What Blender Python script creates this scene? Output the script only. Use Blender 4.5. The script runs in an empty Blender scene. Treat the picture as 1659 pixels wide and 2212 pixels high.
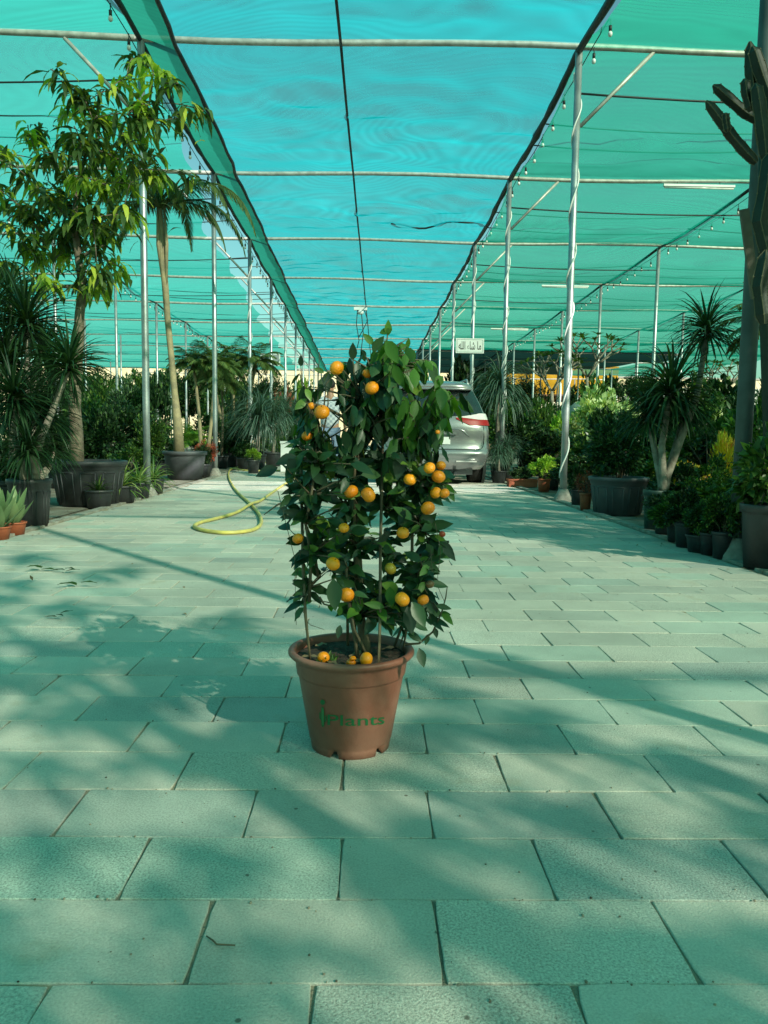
import bpy, math, random
from mathutils import Vector, Matrix, noise
R = random.Random(7)
V = Vector
pi = math.pi
scene = bpy.context.scene
col = scene.collection

# ------------------------------------------------------------------ camera, sky, sun, exposure
CH, FPX, PIT, YAW, ROL = 0.82, 1690.0, 0.0965, 0.0203, 0.0145
fw = V((math.sin(YAW)*math.cos(PIT), math.cos(YAW)*math.cos(PIT), -math.sin(PIT)))
rt0 = V((math.cos(YAW), -math.sin(YAW), 0)); up0 = rt0.cross(fw)
rt = rt0*math.cos(ROL)+up0*math.sin(ROL); upv = up0*math.cos(ROL)-rt0*math.sin(ROL)
cam_d = bpy.data.cameras.new("camera"); cam = bpy.data.objects.new("camera", cam_d); col.objects.link(cam)
cam_d.sensor_fit = 'HORIZONTAL'; cam_d.sensor_width = 36; cam_d.lens = 36*FPX/1659
cam_d.clip_start = 0.05; cam_d.clip_end = 3000
m3 = Matrix((rt, upv, -fw)).transposed().to_4x4(); m3.translation = V((0, 0, CH)); cam.matrix_world = m3
scene.camera = cam

SUN_EL, SUN_AZ = math.radians(31), math.atan2(.65, -.76)      # azimuth measured from +Y towards +X
sdir = V((math.sin(SUN_AZ)*math.cos(SUN_EL), math.cos(SUN_AZ)*math.cos(SUN_EL), math.sin(SUN_EL)))
w = bpy.data.worlds.new("World"); scene.world = w; w.use_nodes = True
nt = w.node_tree; bg = nt.nodes['Background']; sk = nt.nodes.new('ShaderNodeTexSky')
sk.sky_type = 'NISHITA'; sk.sun_disc = False; sk.sun_elevation = SUN_EL; sk.sun_rotation = SUN_AZ
sk.air_density = 1.0; sk.dust_density = 2.0; sk.ozone_density = 1.0
tn = nt.nodes.new('ShaderNodeMixRGB'); tn.blend_type = 'MULTIPLY'; tn.inputs[0].default_value = 1; tn.inputs[2].default_value = (.66, 1.2, .88, 1)
nt.links.new(sk.outputs[0], tn.inputs[1]); nt.links.new(tn.outputs[0], bg.inputs[0]); bg.inputs[1].default_value = 0.085
sl = bpy.data.lights.new("sun", 'SUN'); sl.energy = 5.0; sl.angle = math.radians(0.6); sl.color = (1, .95, .84)
so = bpy.data.objects.new("sun", sl); col.objects.link(so)
so.rotation_euler = sdir.to_track_quat('Z', 'Y').to_euler(); so.location = (6, -8, 12)
scene.view_settings.view_transform = 'Standard'; scene.view_settings.look = 'None'
scene.view_settings.exposure = 0.88; scene.view_settings.gamma = 1
scene.cycles.use_denoising = True
scene.cycles.max_bounces = 8; scene.cycles.transparent_max_bounces = 12
scene.cycles.diffuse_bounces = 4; scene.cycles.glossy_bounces = 3; scene.cycles.transmission_bounces = 5
scene.cycles.sample_clamp_indirect = 6; scene.cycles.caustics_reflective = False; scene.cycles.caustics_refractive = False

def ray(px, py): return fw*FPX + rt*(px-829.5) - upv*(py-1106)
def W(px, py, Y):
    d = ray(px, py); return V((0, 0, CH)) + d*(Y/d.y)
def G(px, py):
    d = ray(px, py); p = V((0, 0, CH)) + d*(-CH/d.z); return V((p.x, p.y, 0))

# ------------------------------------------------------------------ helpers
class MB:
    def __init__(s): s.v = []; s.f = []; s.m = []; s.mi = 0
    def add(s, vs, fs):
        o = len(s.v); s.v.extend([tuple(q) for q in vs]); s.f.extend([tuple(i+o for i in f) for f in fs]); s.m.extend([s.mi]*len(fs))
    def box(s, c, d, rz=0, tilt=None):
        c = V(c); M = Matrix.Rotation(rz, 3, 'Z')
        if tilt: M = M @ Matrix.Rotation(tilt, 3, 'X')
        vs = [c+M@V((x*d[0]/2, y*d[1]/2, z*d[2]/2)) for x in (-1, 1) for y in (-1, 1) for z in (-1, 1)]
        s.add(vs, [(0, 1, 3, 2), (4, 6, 7, 5), (0, 4, 5, 1), (2, 3, 7, 6), (0, 2, 6, 4), (1, 5, 7, 3)])
    def tube(s, pts, rad, n=8, cap=True, star=0, ph=0):
        pts = [V(p) for p in pts]; k = len(pts)
        if not hasattr(rad, '__len__'): rad = [rad]*k
        vs = []; a = None
        for i, p in enumerate(pts):
            t = (pts[min(i+1, k-1)]-pts[max(i-1, 0)])
            t = t.normalized() if t.length > 1e-9 else V((0, 0, 1))
            if a is None:
                a = t.cross(V((0, 1, 0)) if abs(t.y) < .9 else V((1, 0, 0))).normalized()
            else:
                a = (a-t*a.dot(t)); a = a.normalized() if a.length > 1e-6 else t.orthogonal().normalized()
            b = t.cross(a)
            for j in range(n):
                th = 2*pi*j/n+ph; r = rad[i]
                if star: r *= (1 if j % 2 == 0 else star)
                vs.append(p+(a*math.cos(th)+b*math.sin(th))*r)
        fs = [(i*n+j, i*n+(j+1) % n, (i+1)*n+(j+1) % n, (i+1)*n+j) for i in range(k-1) for j in range(n)]
        if cap: fs += [tuple(range(n-1, -1, -1)), tuple((k-1)*n+j for j in range(n))]
        s.add(vs, fs)
    def lathe(s, prof, n=24, c=(0, 0, 0), ribs=0, ribd=0):
        c = V(c); vs = []
        for (r, z) in prof:
            for j in range(n):
                th = 2*pi*j/n; rr = r
                if ribs and ribd and (int(j*ribs/n*2) % 2): rr = r-ribd if r > ribd*4 else r
                vs.append(c+V((rr*math.cos(th), rr*math.sin(th), z)))
        k = len(prof)
        s.add(vs, [(i*n+j, i*n+(j+1) % n, (i+1)*n+(j+1) % n, (i+1)*n+j) for i in range(k-1) for j in range(n)])
    def disc(s, r, z, n=24, c=(0, 0, 0), amp=0):
        c = V(c); vs = [c+V((0, 0, z))]
        for q in (.35, .7, 1):
            for j in range(n):
                vs.append(c+V((q*r*math.cos(2*pi*j/n), q*r*math.sin(2*pi*j/n), z+(R.uniform(-amp, amp) if q < 1 else 0))))
        fs = [(0, 1+j, 1+(j+1) % n) for j in range(n)]
        for q in range(2): fs += [(1+q*n+j, 1+(q+1)*n+j, 1+(q+1)*n+(j+1) % n, 1+q*n+(j+1) % n) for j in range(n)]
        s.add(vs, fs)
    def ball(s, c, r, nu=14, nv=9, sq=(1, 1, 1), bump=0):
        c = V(c); vs = [c+V((0, 0, -r*sq[2]))]
        for i in range(1, nv):
            a = -pi/2+pi*i/nv
            for j in range(nu):
                th = 2*pi*j/nu; d = V((math.cos(a)*math.cos(th), math.cos(a)*math.sin(th), math.sin(a)))
                q = r*(1+bump*noise.noise(d*2.3+c*9)) if bump else r
                vs.append(c+V((d.x*sq[0], d.y*sq[1], d.z*sq[2]))*q)
        vs.append(c+V((0, 0, r*sq[2]))); L = len(vs)-1
        fs = [(0, 1+(j+1) % nu, 1+j) for j in range(nu)]
        for i in range(nv-2): fs += [(1+i*nu+j, 1+i*nu+(j+1) % nu, 1+(i+1)*nu+(j+1) % nu, 1+(i+1)*nu+j) for j in range(nu)]
        fs += [(1+(nv-2)*nu+j, 1+(nv-2)*nu+(j+1) % nu, L) for j in range(nu)]
        s.add(vs, fs)
    # ---- leaves
    def kite(s, p, d, n, L, Wd):
        d = d.normalized(); sd = d.cross(n); sd = sd.normalized() if sd.length > 1e-6 else d.orthogonal().normalized(); nn = sd.cross(d)
        m = p+d*L*.45
        s.add([p, m+sd*Wd/2+nn*Wd*.12, p+d*L-nn*L*.12, m-sd*Wd/2+nn*Wd*.12, m], [(0, 4, 1), (1, 4, 2), (0, 3, 4), (3, 2, 4)])
    def leaf(s, p, d, n, L, Wd, droop=.3, wav=0, ns=5):
        d = d.normalized(); sd = d.cross(n); sd = sd.normalized() if sd.length > 1e-6 else d.orthogonal().normalized()
        vs = []; q = V(p); dd = d.copy()
        prof = {5: (.06, .75, 1, .86, .5, 0), 4: (.06, .85, 1, .6, 0), 3: (.1, 1, .7, 0)}[ns]
        for i in range(ns+1):
            nn = sd.cross(dd); w_ = Wd/2*prof[i]; wv = wav*Wd*(1 if i % 2 else -1)*.5
            vs += [q+sd*w_+nn*(w_*.28+wv), q, q-sd*w_+nn*(w_*.28-wv)]
            dd = (dd+V((0, 0, -1))*droop/ns).normalized(); q = q+dd*L/ns
        fs = []
        for i in range(ns): a = i*3; fs += [(a, a+1, a+4, a+3), (a+1, a+2, a+5, a+4)]
        s.add(vs, fs)
    def strap(s, p, d, L, Wd, droop=.8, ns=5):
        d = d.normalized(); sd = d.cross(V((0, 0, 1))); sd = sd.normalized() if sd.length > 1e-3 else V((math.cos(L*99), math.sin(L*99), 0))
        vs = []; q = V(p); dd = d.copy()
        for i in range(ns+1):
            t = i/ns; w_ = Wd/2*(.5+1.6*t if t < .3 else 1*(1-((t-.3)/.7)**2))
            nn = sd.cross(dd); vs += [q+sd*w_, q-nn*w_*.5, q-sd*w_]
            dd = (dd+V((0, 0, -1))*droop/ns*(.4+1.2*t)).normalized(); q = q+dd*L/ns
        fs = []
        for i in range(ns): a = i*3; fs += [(a, a+1, a+4, a+3), (a+1, a+2, a+5, a+4)]
        s.add(vs, fs)
    def data(s, name, mats, smooth=True):
        me = bpy.data.meshes.new(name); me.from_pydata(s.v, [], s.f)
        for m in (mats if isinstance(mats, (list, tuple)) else [mats]): me.materials.append(m)
        if smooth: me.polygons.foreach_set('use_smooth', [True]*len(me.polygons))
        if any(s.m): me.polygons.foreach_set('material_index', s.m)
        me.update(); return me
    def build(s, name, mats, parent=None, smooth=True, loc=None):
        return link(name, s.data(name, mats, smooth), parent, loc)
def link(name, me, parent=None, loc=None, rz=0, sc=None):
    o = bpy.data.objects.new(name, me); col.objects.link(o)
    if parent: o.parent = parent
    if loc is not None: o.location = loc
    if rz: o.rotation_euler = (0, 0, rz)
    if sc is not None: o.scale = sc if hasattr(sc, '__len__') else (sc,)*3
    return o
def tag(o, label=None, cat=None, group=None, kind=None):
    if label: o['label'] = label
    if cat: o['category'] = cat
    if group: o['group'] = group
    if kind: o['kind'] = kind
    return o
def empty(name, loc, label, cat, group=None, rz=0):
    o = link(name, None, None, loc, rz); o.empty_display_size = .1
    return tag(o, label, cat, group)
def rnd_dir(zlo=-1, zhi=1):
    z = R.uniform(zlo, zhi); a = R.uniform(0, 2*pi); r = math.sqrt(max(0, 1-z*z)); return V((r*math.cos(a), r*math.sin(a), z))

# ------------------------------------------------------------------ materials
def newmat(name):
    m = bpy.data.materials.new(name); m.use_nodes = True; n = m.node_tree; n.nodes.clear()
    out = n.nodes.new('ShaderNodeOutputMaterial'); return m, n, out
def N(n, t, **k):
    x = n.nodes.new(t)
    for a, b in k.items(): setattr(x, a, b)
    return x
def c4(c): return (c[0], c[1], c[2], 1)
def mat(name, c, rough=.6, c2=None, scale=8, metal=0, bump=0, bscale=40, spec=.5, coat=0, detail=4, thr=(.35, .65)):
    m, n, out = newmat(name); p = N(n, 'ShaderNodeBsdfPrincipled'); n.links.new(p.outputs[0], out.inputs[0])
    p.inputs['Roughness'].default_value = rough; p.inputs['Metallic'].default_value = metal
    p.inputs['Specular IOR Level'].default_value = spec; p.inputs['Coat Weight'].default_value = coat
    tc = N(n, 'ShaderNodeTexCoord')
    no = N(n, 'ShaderNodeTexNoise'); no.inputs['Scale'].default_value = scale; no.inputs['Detail'].default_value = detail
    n.links.new(tc.outputs['Object'], no.inputs['Vector'])
    if c2 is None: c2 = tuple(x*.8 for x in c)
    cr = N(n, 'ShaderNodeValToRGB'); cr.color_ramp.elements[0].position = thr[0]; cr.color_ramp.elements[1].position = thr[1]
    cr.color_ramp.elements[0].color = c4(c); cr.color_ramp.elements[1].color = c4(c2)
    n.links.new(no.outputs[0], cr.inputs[0]); n.links.new(cr.outputs[0], p.inputs['Base Color'])
    if bump:
        n2 = N(n, 'ShaderNodeTexNoise'); n2.inputs['Scale'].default_value = bscale; n2.inputs['Detail'].default_value = 5
        n.links.new(tc.outputs['Object'], n2.inputs['Vector'])
        b = N(n, 'ShaderNodeBump'); b.inputs['Strength'].default_value = bump; b.inputs['Distance'].default_value = .01
        n.links.new(n2.outputs[0], b.inputs['Height']); n.links.new(b.outputs[0], p.inputs['Normal'])
    return m
def leafmat(name, a, b, trans=.3, rough=.42, c=None, fc=.12, spec=.4):
    m, n, out = newmat(name); p = N(n, 'ShaderNodeBsdfPrincipled'); tr = N(n, 'ShaderNodeBsdfTranslucent'); mx = N(n, 'ShaderNodeMixShader')
    g = N(n, 'ShaderNodeNewGeometry'); cr = N(n, 'ShaderNodeValToRGB'); e = cr.color_ramp.elements
    e[0].color = c4(a); e[1].color = c4(b); e[0].position = .1; e[1].position = .9
    if c is not None:
        q = cr.color_ramp.elements.new(1-fc); q.color = c4(b); e = cr.color_ramp.elements; e[len(e)-1].color = c4(c); e[len(e)-1].position = 1-fc*.6
    oi = N(n, 'ShaderNodeObjectInfo'); hs = N(n, 'ShaderNodeHueSaturation')
    mr = N(n, 'ShaderNodeMapRange'); mr.inputs['To Min'].default_value = .8; mr.inputs['To Max'].default_value = 1.25
    n.links.new(oi.outputs['Random'], mr.inputs['Value']); n.links.new(mr.outputs[0], hs.inputs['Value'])
    n.links.new(g.outputs['Random Per Island'], cr.inputs[0]); n.links.new(cr.outputs[0], hs.inputs['Color'])
    n.links.new(hs.outputs[0], p.inputs['Base Color'])
    ga = N(n, 'ShaderNodeMixRGB', blend_type='MULTIPLY'); ga.inputs[0].default_value = 1; ga.inputs[2].default_value = (1.6, 1.5, .5, 1)
    n.links.new(hs.outputs[0], ga.inputs[1]); n.links.new(ga.outputs[0], tr.inputs[0])
    p.inputs['Roughness'].default_value = rough; p.inputs['Specular IOR Level'].default_value = spec
    mx.inputs[0].default_value = trans; n.links.new(p.outputs[0], mx.inputs[1]); n.links.new(tr.outputs[0], mx.inputs[2]); n.links.new(mx.outputs[0], out.inputs[0])
    return m
def netmat(name, colr, tcol, tr, moire=.5, scale=1.0, tex=(1, 1), refl=.06, graz=.75, dense=.65):
    """woven shade net: holes let light straight through, threads scatter it"""
    m, n, out = newmat(name)
    T = N(n, 'ShaderNodeBsdfTransparent'); T.inputs[0].default_value = c4(tcol)
    D = N(n, 'ShaderNodeBsdfTranslucent'); Df = N(n, 'ShaderNodeBsdfDiffuse')
    tc = N(n, 'ShaderNodeTexCoord'); mp = N(n, 'ShaderNodeMapping'); mp.inputs['Scale'].default_value = (tex[0], tex[1], 1)
    n.links.new(tc.outputs['Object'], mp.inputs[0])
    f1 = N(n, 'ShaderNodeTexNoise'); f1.inputs['Scale'].default_value = scale*.16; f1.inputs['Detail'].default_value = 1.2; f1.inputs['Roughness'].default_value = .35
    n.links.new(mp.outputs[0], f1.inputs[0])
    sx_ = N(n, 'ShaderNodeSeparateXYZ'); n.links.new(mp.outputs[0], sx_.inputs[0])
    m1 = N(n, 'ShaderNodeMath', operation='MULTIPLY'); m1.inputs[1].default_value = 260; n.links.new(f1.outputs[0], m1.inputs[0])
    m2_ = N(n, 'ShaderNodeMath', operation='MULTIPLY_ADD'); m2_.inputs[1].default_value = 24; n.links.new(sx_.outputs[1], m2_.inputs[0]); n.links.new(m1.outputs[0], m2_.inputs[2])
    m3_ = N(n, 'ShaderNodeMath', operation='SINE'); n.links.new(m2_.outputs[0], m3_.inputs[0])
    wv = N(n, 'ShaderNodeMath', operation='MULTIPLY_ADD'); wv.inputs[1].default_value = .5; wv.inputs[2].default_value = .5; n.links.new(m3_.outputs[0], wv.inputs[0])
    no = N(n, 'ShaderNodeTexNoise'); no.inputs['Scale'].default_value = .45; no.inputs['Detail'].default_value = 3
    mp2 = N(n, 'ShaderNodeMapping'); mp2.inputs['Scale'].default_value = (.5, 1, 1); n.links.new(tc.outputs['Object'], mp2.inputs[0]); n.links.new(mp2.outputs[0], no.inputs[0])
    no3 = N(n, 'ShaderNodeTexNoise'); no3.inputs['Scale'].default_value = 1; no3.inputs['Detail'].default_value = 4; no3.inputs['Roughness'].default_value = .6
    mp3 = N(n, 'ShaderNodeMapping'); mp3.inputs['Scale'].default_value = (2.2, 7, 1); n.links.new(tc.outputs['Object'], mp3.inputs[0]); n.links.new(mp3.outputs[0], no3.inputs[0])
    # moire strength fades in and out over the sheet
    no2 = N(n, 'ShaderNodeTexNoise'); no2.inputs['Scale'].default_value = .22; n.links.new(tc.outputs['Object'], no2.inputs[0])
    st = N(n, 'ShaderNodeMapRange'); st.inputs['From Min'].default_value = .35; st.inputs['From Max'].default_value = .65; st.inputs['To Max'].default_value = moire
    n.links.new(no2.outputs[0], st.inputs[0])
    a = N(n, 'ShaderNodeMath', operation='MULTIPLY'); n.links.new(wv.outputs[0], a.inputs[0]); n.links.new(st.outputs[0], a.inputs[1])
    b = N(n, 'ShaderNodeMath', operation='MULTIPLY_ADD'); n.links.new(no.outputs[0], b.inputs[0]); b.inputs[1].default_value = .7; n.links.new(a.outputs[0], b.inputs[2])
    b2 = N(n, 'ShaderNodeMath', operation='MULTIPLY_ADD'); n.links.new(no3.outputs[0], b2.inputs[0]); b2.inputs[1].default_value = .3; n.links.new(b.outputs[0], b2.inputs[2]); b = b2
    cr = N(n, 'ShaderNodeMapRange'); cr.inputs['From Min'].default_value = .4; cr.inputs['From Max'].default_value = .4+.5+moire
    cr.inputs['To Min'].default_value = .8; cr.inputs['To Max'].default_value = 1.25; n.links.new(b.outputs[0], cr.inputs[0])
    hs = N(n, 'ShaderNodeHueSaturation'); hs.inputs['Color'].default_value = c4(colr); 
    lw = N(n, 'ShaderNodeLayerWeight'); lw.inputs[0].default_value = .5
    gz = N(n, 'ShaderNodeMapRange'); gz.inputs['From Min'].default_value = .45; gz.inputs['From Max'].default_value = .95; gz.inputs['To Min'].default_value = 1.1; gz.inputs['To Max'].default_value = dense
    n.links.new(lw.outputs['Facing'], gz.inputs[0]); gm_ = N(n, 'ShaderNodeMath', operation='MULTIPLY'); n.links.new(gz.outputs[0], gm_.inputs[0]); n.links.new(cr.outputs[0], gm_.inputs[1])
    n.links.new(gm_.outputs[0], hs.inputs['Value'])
    n.links.new(hs.outputs[0], D.inputs[0]); n.links.new(hs.outputs[0], Df.inputs[0])
    # open share of the weave: less at grazing angles
    gr = N(n, 'ShaderNodeMapRange'); gr.inputs['From Min'].default_value = .3; gr.inputs['From Max'].default_value = .93
    gr.inputs['To Min'].default_value = tr; gr.inputs['To Max'].default_value = tr*(1-graz); n.links.new(lw.outputs['Facing'], gr.inputs[0])
    ms = N(n, 'ShaderNodeMixShader'); ms.inputs[0].default_value = refl*2; n.links.new(D.outputs[0], ms.inputs[1]); n.links.new(Df.outputs[0], ms.inputs[2])
    mx = N(n, 'ShaderNodeMixShader'); n.links.new(gr.outputs[0], mx.inputs[0]); n.links.new(ms.outputs[0], mx.inputs[1]); n.links.new(T.outputs[0], mx.inputs[2])
    n.links.new(mx.outputs[0], out.inputs[0]); return m

M_galv = mat('galvanised_steel', (.42, .45, .46), .42, (.3, .33, .34), 6, metal=.75, bump=.1)
M_post = mat('dark_post', (.07, .1, .1), .6, (.04, .06, .06), 5, metal=.1)  # darker and less metallic than the other poles
M_beam = mat('beam_steel', (.5, .5, .47), .5, (.33, .33, .3), 9, metal=.3)
M_conc = mat('footing_concrete', (.3, .29, .26), .9, (.2, .19, .17), 20, bump=.5)
M_black = mat('black_plastic', (.014, .017, .02), .5, (.035, .038, .042), 5, bump=.15)
M_grey = mat('grey_plastic', (.085, .09, .1), .6, (.06, .065, .075), 5, bump=.15)
M_teal = mat('dark_green_plastic', (.02, .05, .045), .5, (.03, .065, .055), 5, bump=.15)
M_terra = mat('terracotta_plastic', (.2, .068, .044), .5, (.28, .125, .09), 7, bump=.12, bscale=60, detail=9, thr=(.42, .72))
M_terra2 = mat('terracotta_red', (.36, .09, .04), .6, (.28, .07, .03), 14)
M_soil = mat('soil', (.03, .02, .014), .95, (.07, .05, .035), 60, bump=1, bscale=90)
M_bark = mat('bark', (.2, .16, .115), .85, (.1, .08, .055), 14, bump=.8, bscale=30)
M_palmtrunk = mat('palm_trunk', (.34, .27, .15), .75, (.22, .18, .11), 9, bump=.5, bscale=20)
M_greybark = mat('grey_bark', (.3, .27, .22), .85, (.15, .13, .1), 18, bump=.6, bscale=30)
M_stem = mat('stem', (.075, .06, .035), .8, (.12, .1, .06), 20)
M_stake = mat('bamboo_stake', (.15, .115, .065), .6, (.07, .055, .03), 30)
M_wire = mat('wire_dark', (.012, .02, .02), .6)
M_white = mat('white_paint', (.75, .76, .75), .4, (.66, .68, .67), 3)
M_hose = mat('yellow_hose', (.62, .52, .13), .45, (.42, .36, .12), 10)

L_citrus = leafmat('citrus_leaf', (.007, .026, .012), (.026, .07, .02), .15, .4, (.12, .2, .03), .12, .5)
L_citrus_y = leafmat('citrus_leaf_young', (.032, .1, .016), (.08, .19, .028), .38, .4)
L_mango = leafmat('mango_leaf', (.03, .065, .022), (.09, .15, .035), .35, .34, (.4, .46, .06), .12)
L_mango_sun = leafmat('mango_leaf_sunlit', (.14, .24, .03), (.3, .42, .05), .5, .34)  # brighter copy that gives some leaf clusters a sunlit colour
L_drac = leafmat('dracaena_leaf', (.012, .04, .017), (.035, .085, .028), .22, .4)
L_palm = leafmat('palm_leaf', (.05, .1, .03), (.12, .18, .05), .25, .45)
L_dark = leafmat('shrub_dark', (.008, .027, .012), (.03, .075, .022), .22, .45, (.1, .18, .05), .1, .25)
L_mid = leafmat('shrub_mid', (.022, .065, .015), (.07, .15, .03), .32, .4, (.22, .34, .06), .12)
L_blue = leafmat('grass_blue', (.04, .09, .065), (.08, .14, .1), .2, .5)
L_lime = leafmat('shrub_lime', (.16, .3, .03), (.3, .46, .06), .35, .45)
L_lime2 = leafmat('palm_yellow_green', (.1, .2, .03), (.2, .33, .05), .35, .45)
L_vari = leafmat('shrub_variegated', (.12, .2, .06), (.5, .58, .3), .3, .45, (.6, .65, .4), .3)
L_yel = leafmat('croton_yellow', (.45, .36, .02), (.62, .55, .05), .35, .4, (.5, .2, .02), .2)
L_red = leafmat('leaf_red', (.25, .05, .03), (.4, .1, .05), .3, .45)
L_spider = leafmat('spider_leaf', (.06, .15, .03), (.32, .4, .14), .35, .4)
L_pale = leafmat('agave_pale', (.12, .2, .09), (.26, .34, .17), .2, .5)
M_cactus = mat('cactus_skin', (.005, .014, .008), .6, (.012, .024, .013), 10, bump=.3)
M_cactus_rib = mat('cactus_rib_edge', (.12, .11, .06), .7)

# nets
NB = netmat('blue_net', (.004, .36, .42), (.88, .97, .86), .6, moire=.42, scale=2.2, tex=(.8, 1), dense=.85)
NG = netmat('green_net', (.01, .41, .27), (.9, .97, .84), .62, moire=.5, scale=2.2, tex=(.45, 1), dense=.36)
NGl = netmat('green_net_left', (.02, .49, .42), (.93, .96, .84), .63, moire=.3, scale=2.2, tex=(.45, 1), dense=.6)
NGd = netmat('green_net_double', (.015, .22, .16), (.45, .6, .5), .2, moire=.2, scale=2)
ND = netmat('dark_net', (.004, .02, .018), (.35, .5, .45), .12, moire=.2, scale=2)

# ------------------------------------------------------------------ setting: ground
gm, n, out = newmat('sandy_ground')
p = N(n, 'ShaderNodeBsdfPrincipled'); n.links.new(p.outputs[0], out.inputs[0]); p.inputs['Roughness'].default_value = .95
tc = N(n, 'ShaderNodeTexCoord'); no = N(n, 'ShaderNodeTexNoise'); no.inputs['Scale'].default_value = 1.3; no.inputs['Detail'].default_value = 8
n.links.new(tc.outputs['Object'], no.inputs[0]); cr = N(n, 'ShaderNodeValToRGB'); e = cr.color_ramp.elements
e[0].color = (.1, .085, .06, 1); e[1].color = (.3, .26, .2, 1); e[0].position = .35; e[1].position = .7
n.links.new(no.outputs[0], cr.inputs[0]); n.links.new(cr.outputs[0], p.inputs['Base Color'])
mb = MB(); mb.add([(-1500, -1500, -.02), (1500, -1500, -.02), (1500, 1500, -.02), (-1500, 1500, -.02)], [(0, 1, 2, 3)])
tag(mb.build('ground', gm, smooth=False), kind='structure')
# joint sand under the paving
mj = mat('joint_sand', (.2, .18, .135), .95, (.42, .35, .24), 3.2, bump=1, bscale=120, thr=(.42, .68))
mb = MB(); nx, ny = 50, 60
def lx(Y): return -2.76-.0156*Y
PL, PR = -2.66, 2.42
vs = []
mb.add([(PL-.1, -6, -.0048), (PR+.06, -6, -.0048), (PR+.06, 66, -.0048), (PL-.1-.6, 66, -.0048)], [(0, 1, 2, 3)])
tag(mb.build('paving_bed', mj, smooth=False), kind='structure')
# pavers
pm, n, out = newmat('paver_concrete')
p = N(n, 'ShaderNodeBsdfPrincipled'); n.links.new(p.outputs[0], out.inputs[0]); p.inputs['Roughness'].default_value = .88; p.inputs['Specular IOR Level'].default_value = .25
tc = N(n, 'ShaderNodeTexCoord'); g = N(n, 'ShaderNodeNewGeometry')
cr = N(n, 'ShaderNodeValToRGB'); e = cr.color_ramp.elements
e[0].color = (.38, .39, .34, 1); e[1].color = (.47, .455, .39, 1)
for pos, cc in ((.3, (.47, .46, .39, 1)), (.62, (.51, .49, .42, 1)), (.8, (.36, .44, .375, 1)), (.97, (.36, .375, .34, 1))):
    q = e.new(pos); q.color = cc
n.links.new(g.outputs['Random Per Island'], cr.inputs[0])
n1 = N(n, 'ShaderNodeTexNoise'); n1.inputs['Scale'].default_value = 230; n1.inputs['Detail'].default_value = 3; n1.inputs['Roughness'].default_value = .7
n2 = N(n, 'ShaderNodeTexNoise'); n2.inputs['Scale'].default_value = 3.1; n2.inputs['Detail'].default_value = 7; n2.inputs['Roughness'].default_value = .65
n3 = N(n, 'ShaderNodeTexNoise'); n3.inputs['Scale'].default_value = .9; n3.inputs['Detail'].default_value = 3
vo = N(n, 'ShaderNodeTexVoronoi'); vo.inputs['Scale'].default_value = 150
for q in (n1, n2, n3, vo): n.links.new(tc.outputs['Object'], q.inputs['Vector'])
# coarse aggregate contrast depends on the slab
k = N(n, 'ShaderNodeMath', operation='MULTIPLY'); k.inputs[1].default_value = 7.31
fr = N(n, 'ShaderNodeMath', operation='FRACT'); n.links.new(g.outputs['Random Per Island'], k.inputs[0]); n.links.new(k.outputs[0], fr.inputs[0])
am = N(n, 'ShaderNodeMapRange'); am.inputs['From Min'].default_value = .45; am.inputs['From Max'].default_value = .95; am.inputs['To Min'].default_value = .5; am.inputs['To Max'].default_value = 1.5
n.links.new(fr.outputs[0], am.inputs[0])
r1 = N(n, 'ShaderNodeMapRange'); r1.inputs['From Min'].default_value = .3; r1.inputs['From Max'].default_value = .7; r1.inputs['To Min'].default_value = -.4; r1.inputs['To Max'].default_value = .4; r1.clamp = False
n.links.new(n1.outputs[0], r1.inputs[0])
s1 = N(n, 'ShaderNodeMath', operation='MULTIPLY'); n.links.new(r1.outputs[0], s1.inputs[0]); n.links.new(am.outputs[0], s1.inputs[1])
r2 = N(n, 'ShaderNodeMapRange'); r2.inputs['From Min'].default_value = .3; r2.inputs['From Max'].default_value = .7; r2.inputs['To Min'].default_value = -.13; r2.inputs['To Max'].default_value = .12
n.links.new(n2.outputs[0], r2.inputs[0])
ad0 = N(n, 'ShaderNodeMath', operation='ADD'); n.links.new(s1.outputs[0], ad0.inputs[0]); n.links.new(r2.outputs[0], ad0.inputs[1])
r3 = N(n, 'ShaderNodeMapRange'); r3.inputs['From Min'].default_value = .3; r3.inputs['From Max'].default_value = .7; r3.inputs['To Min'].default_value = -.16; r3.inputs['To Max'].default_value = .12; n.links.new(n3.outputs[0], r3.inputs[0])
ad = N(n, 'ShaderNodeMath', operation='ADD'); n.links.new(ad0.outputs[0], ad.inputs[0]); n.links.new(r3.outputs[0], ad.inputs[1])
a1 = N(n, 'ShaderNodeMath', operation='ADD'); a1.inputs[1].default_value = 1; n.links.new(ad.outputs[0], a1.inputs[0])
hs = N(n, 'ShaderNodeHueSaturation'); n.links.new(cr.outputs[0], hs.inputs['Color']); n.links.new(a1.outputs[0], hs.inputs['Value'])
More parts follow.
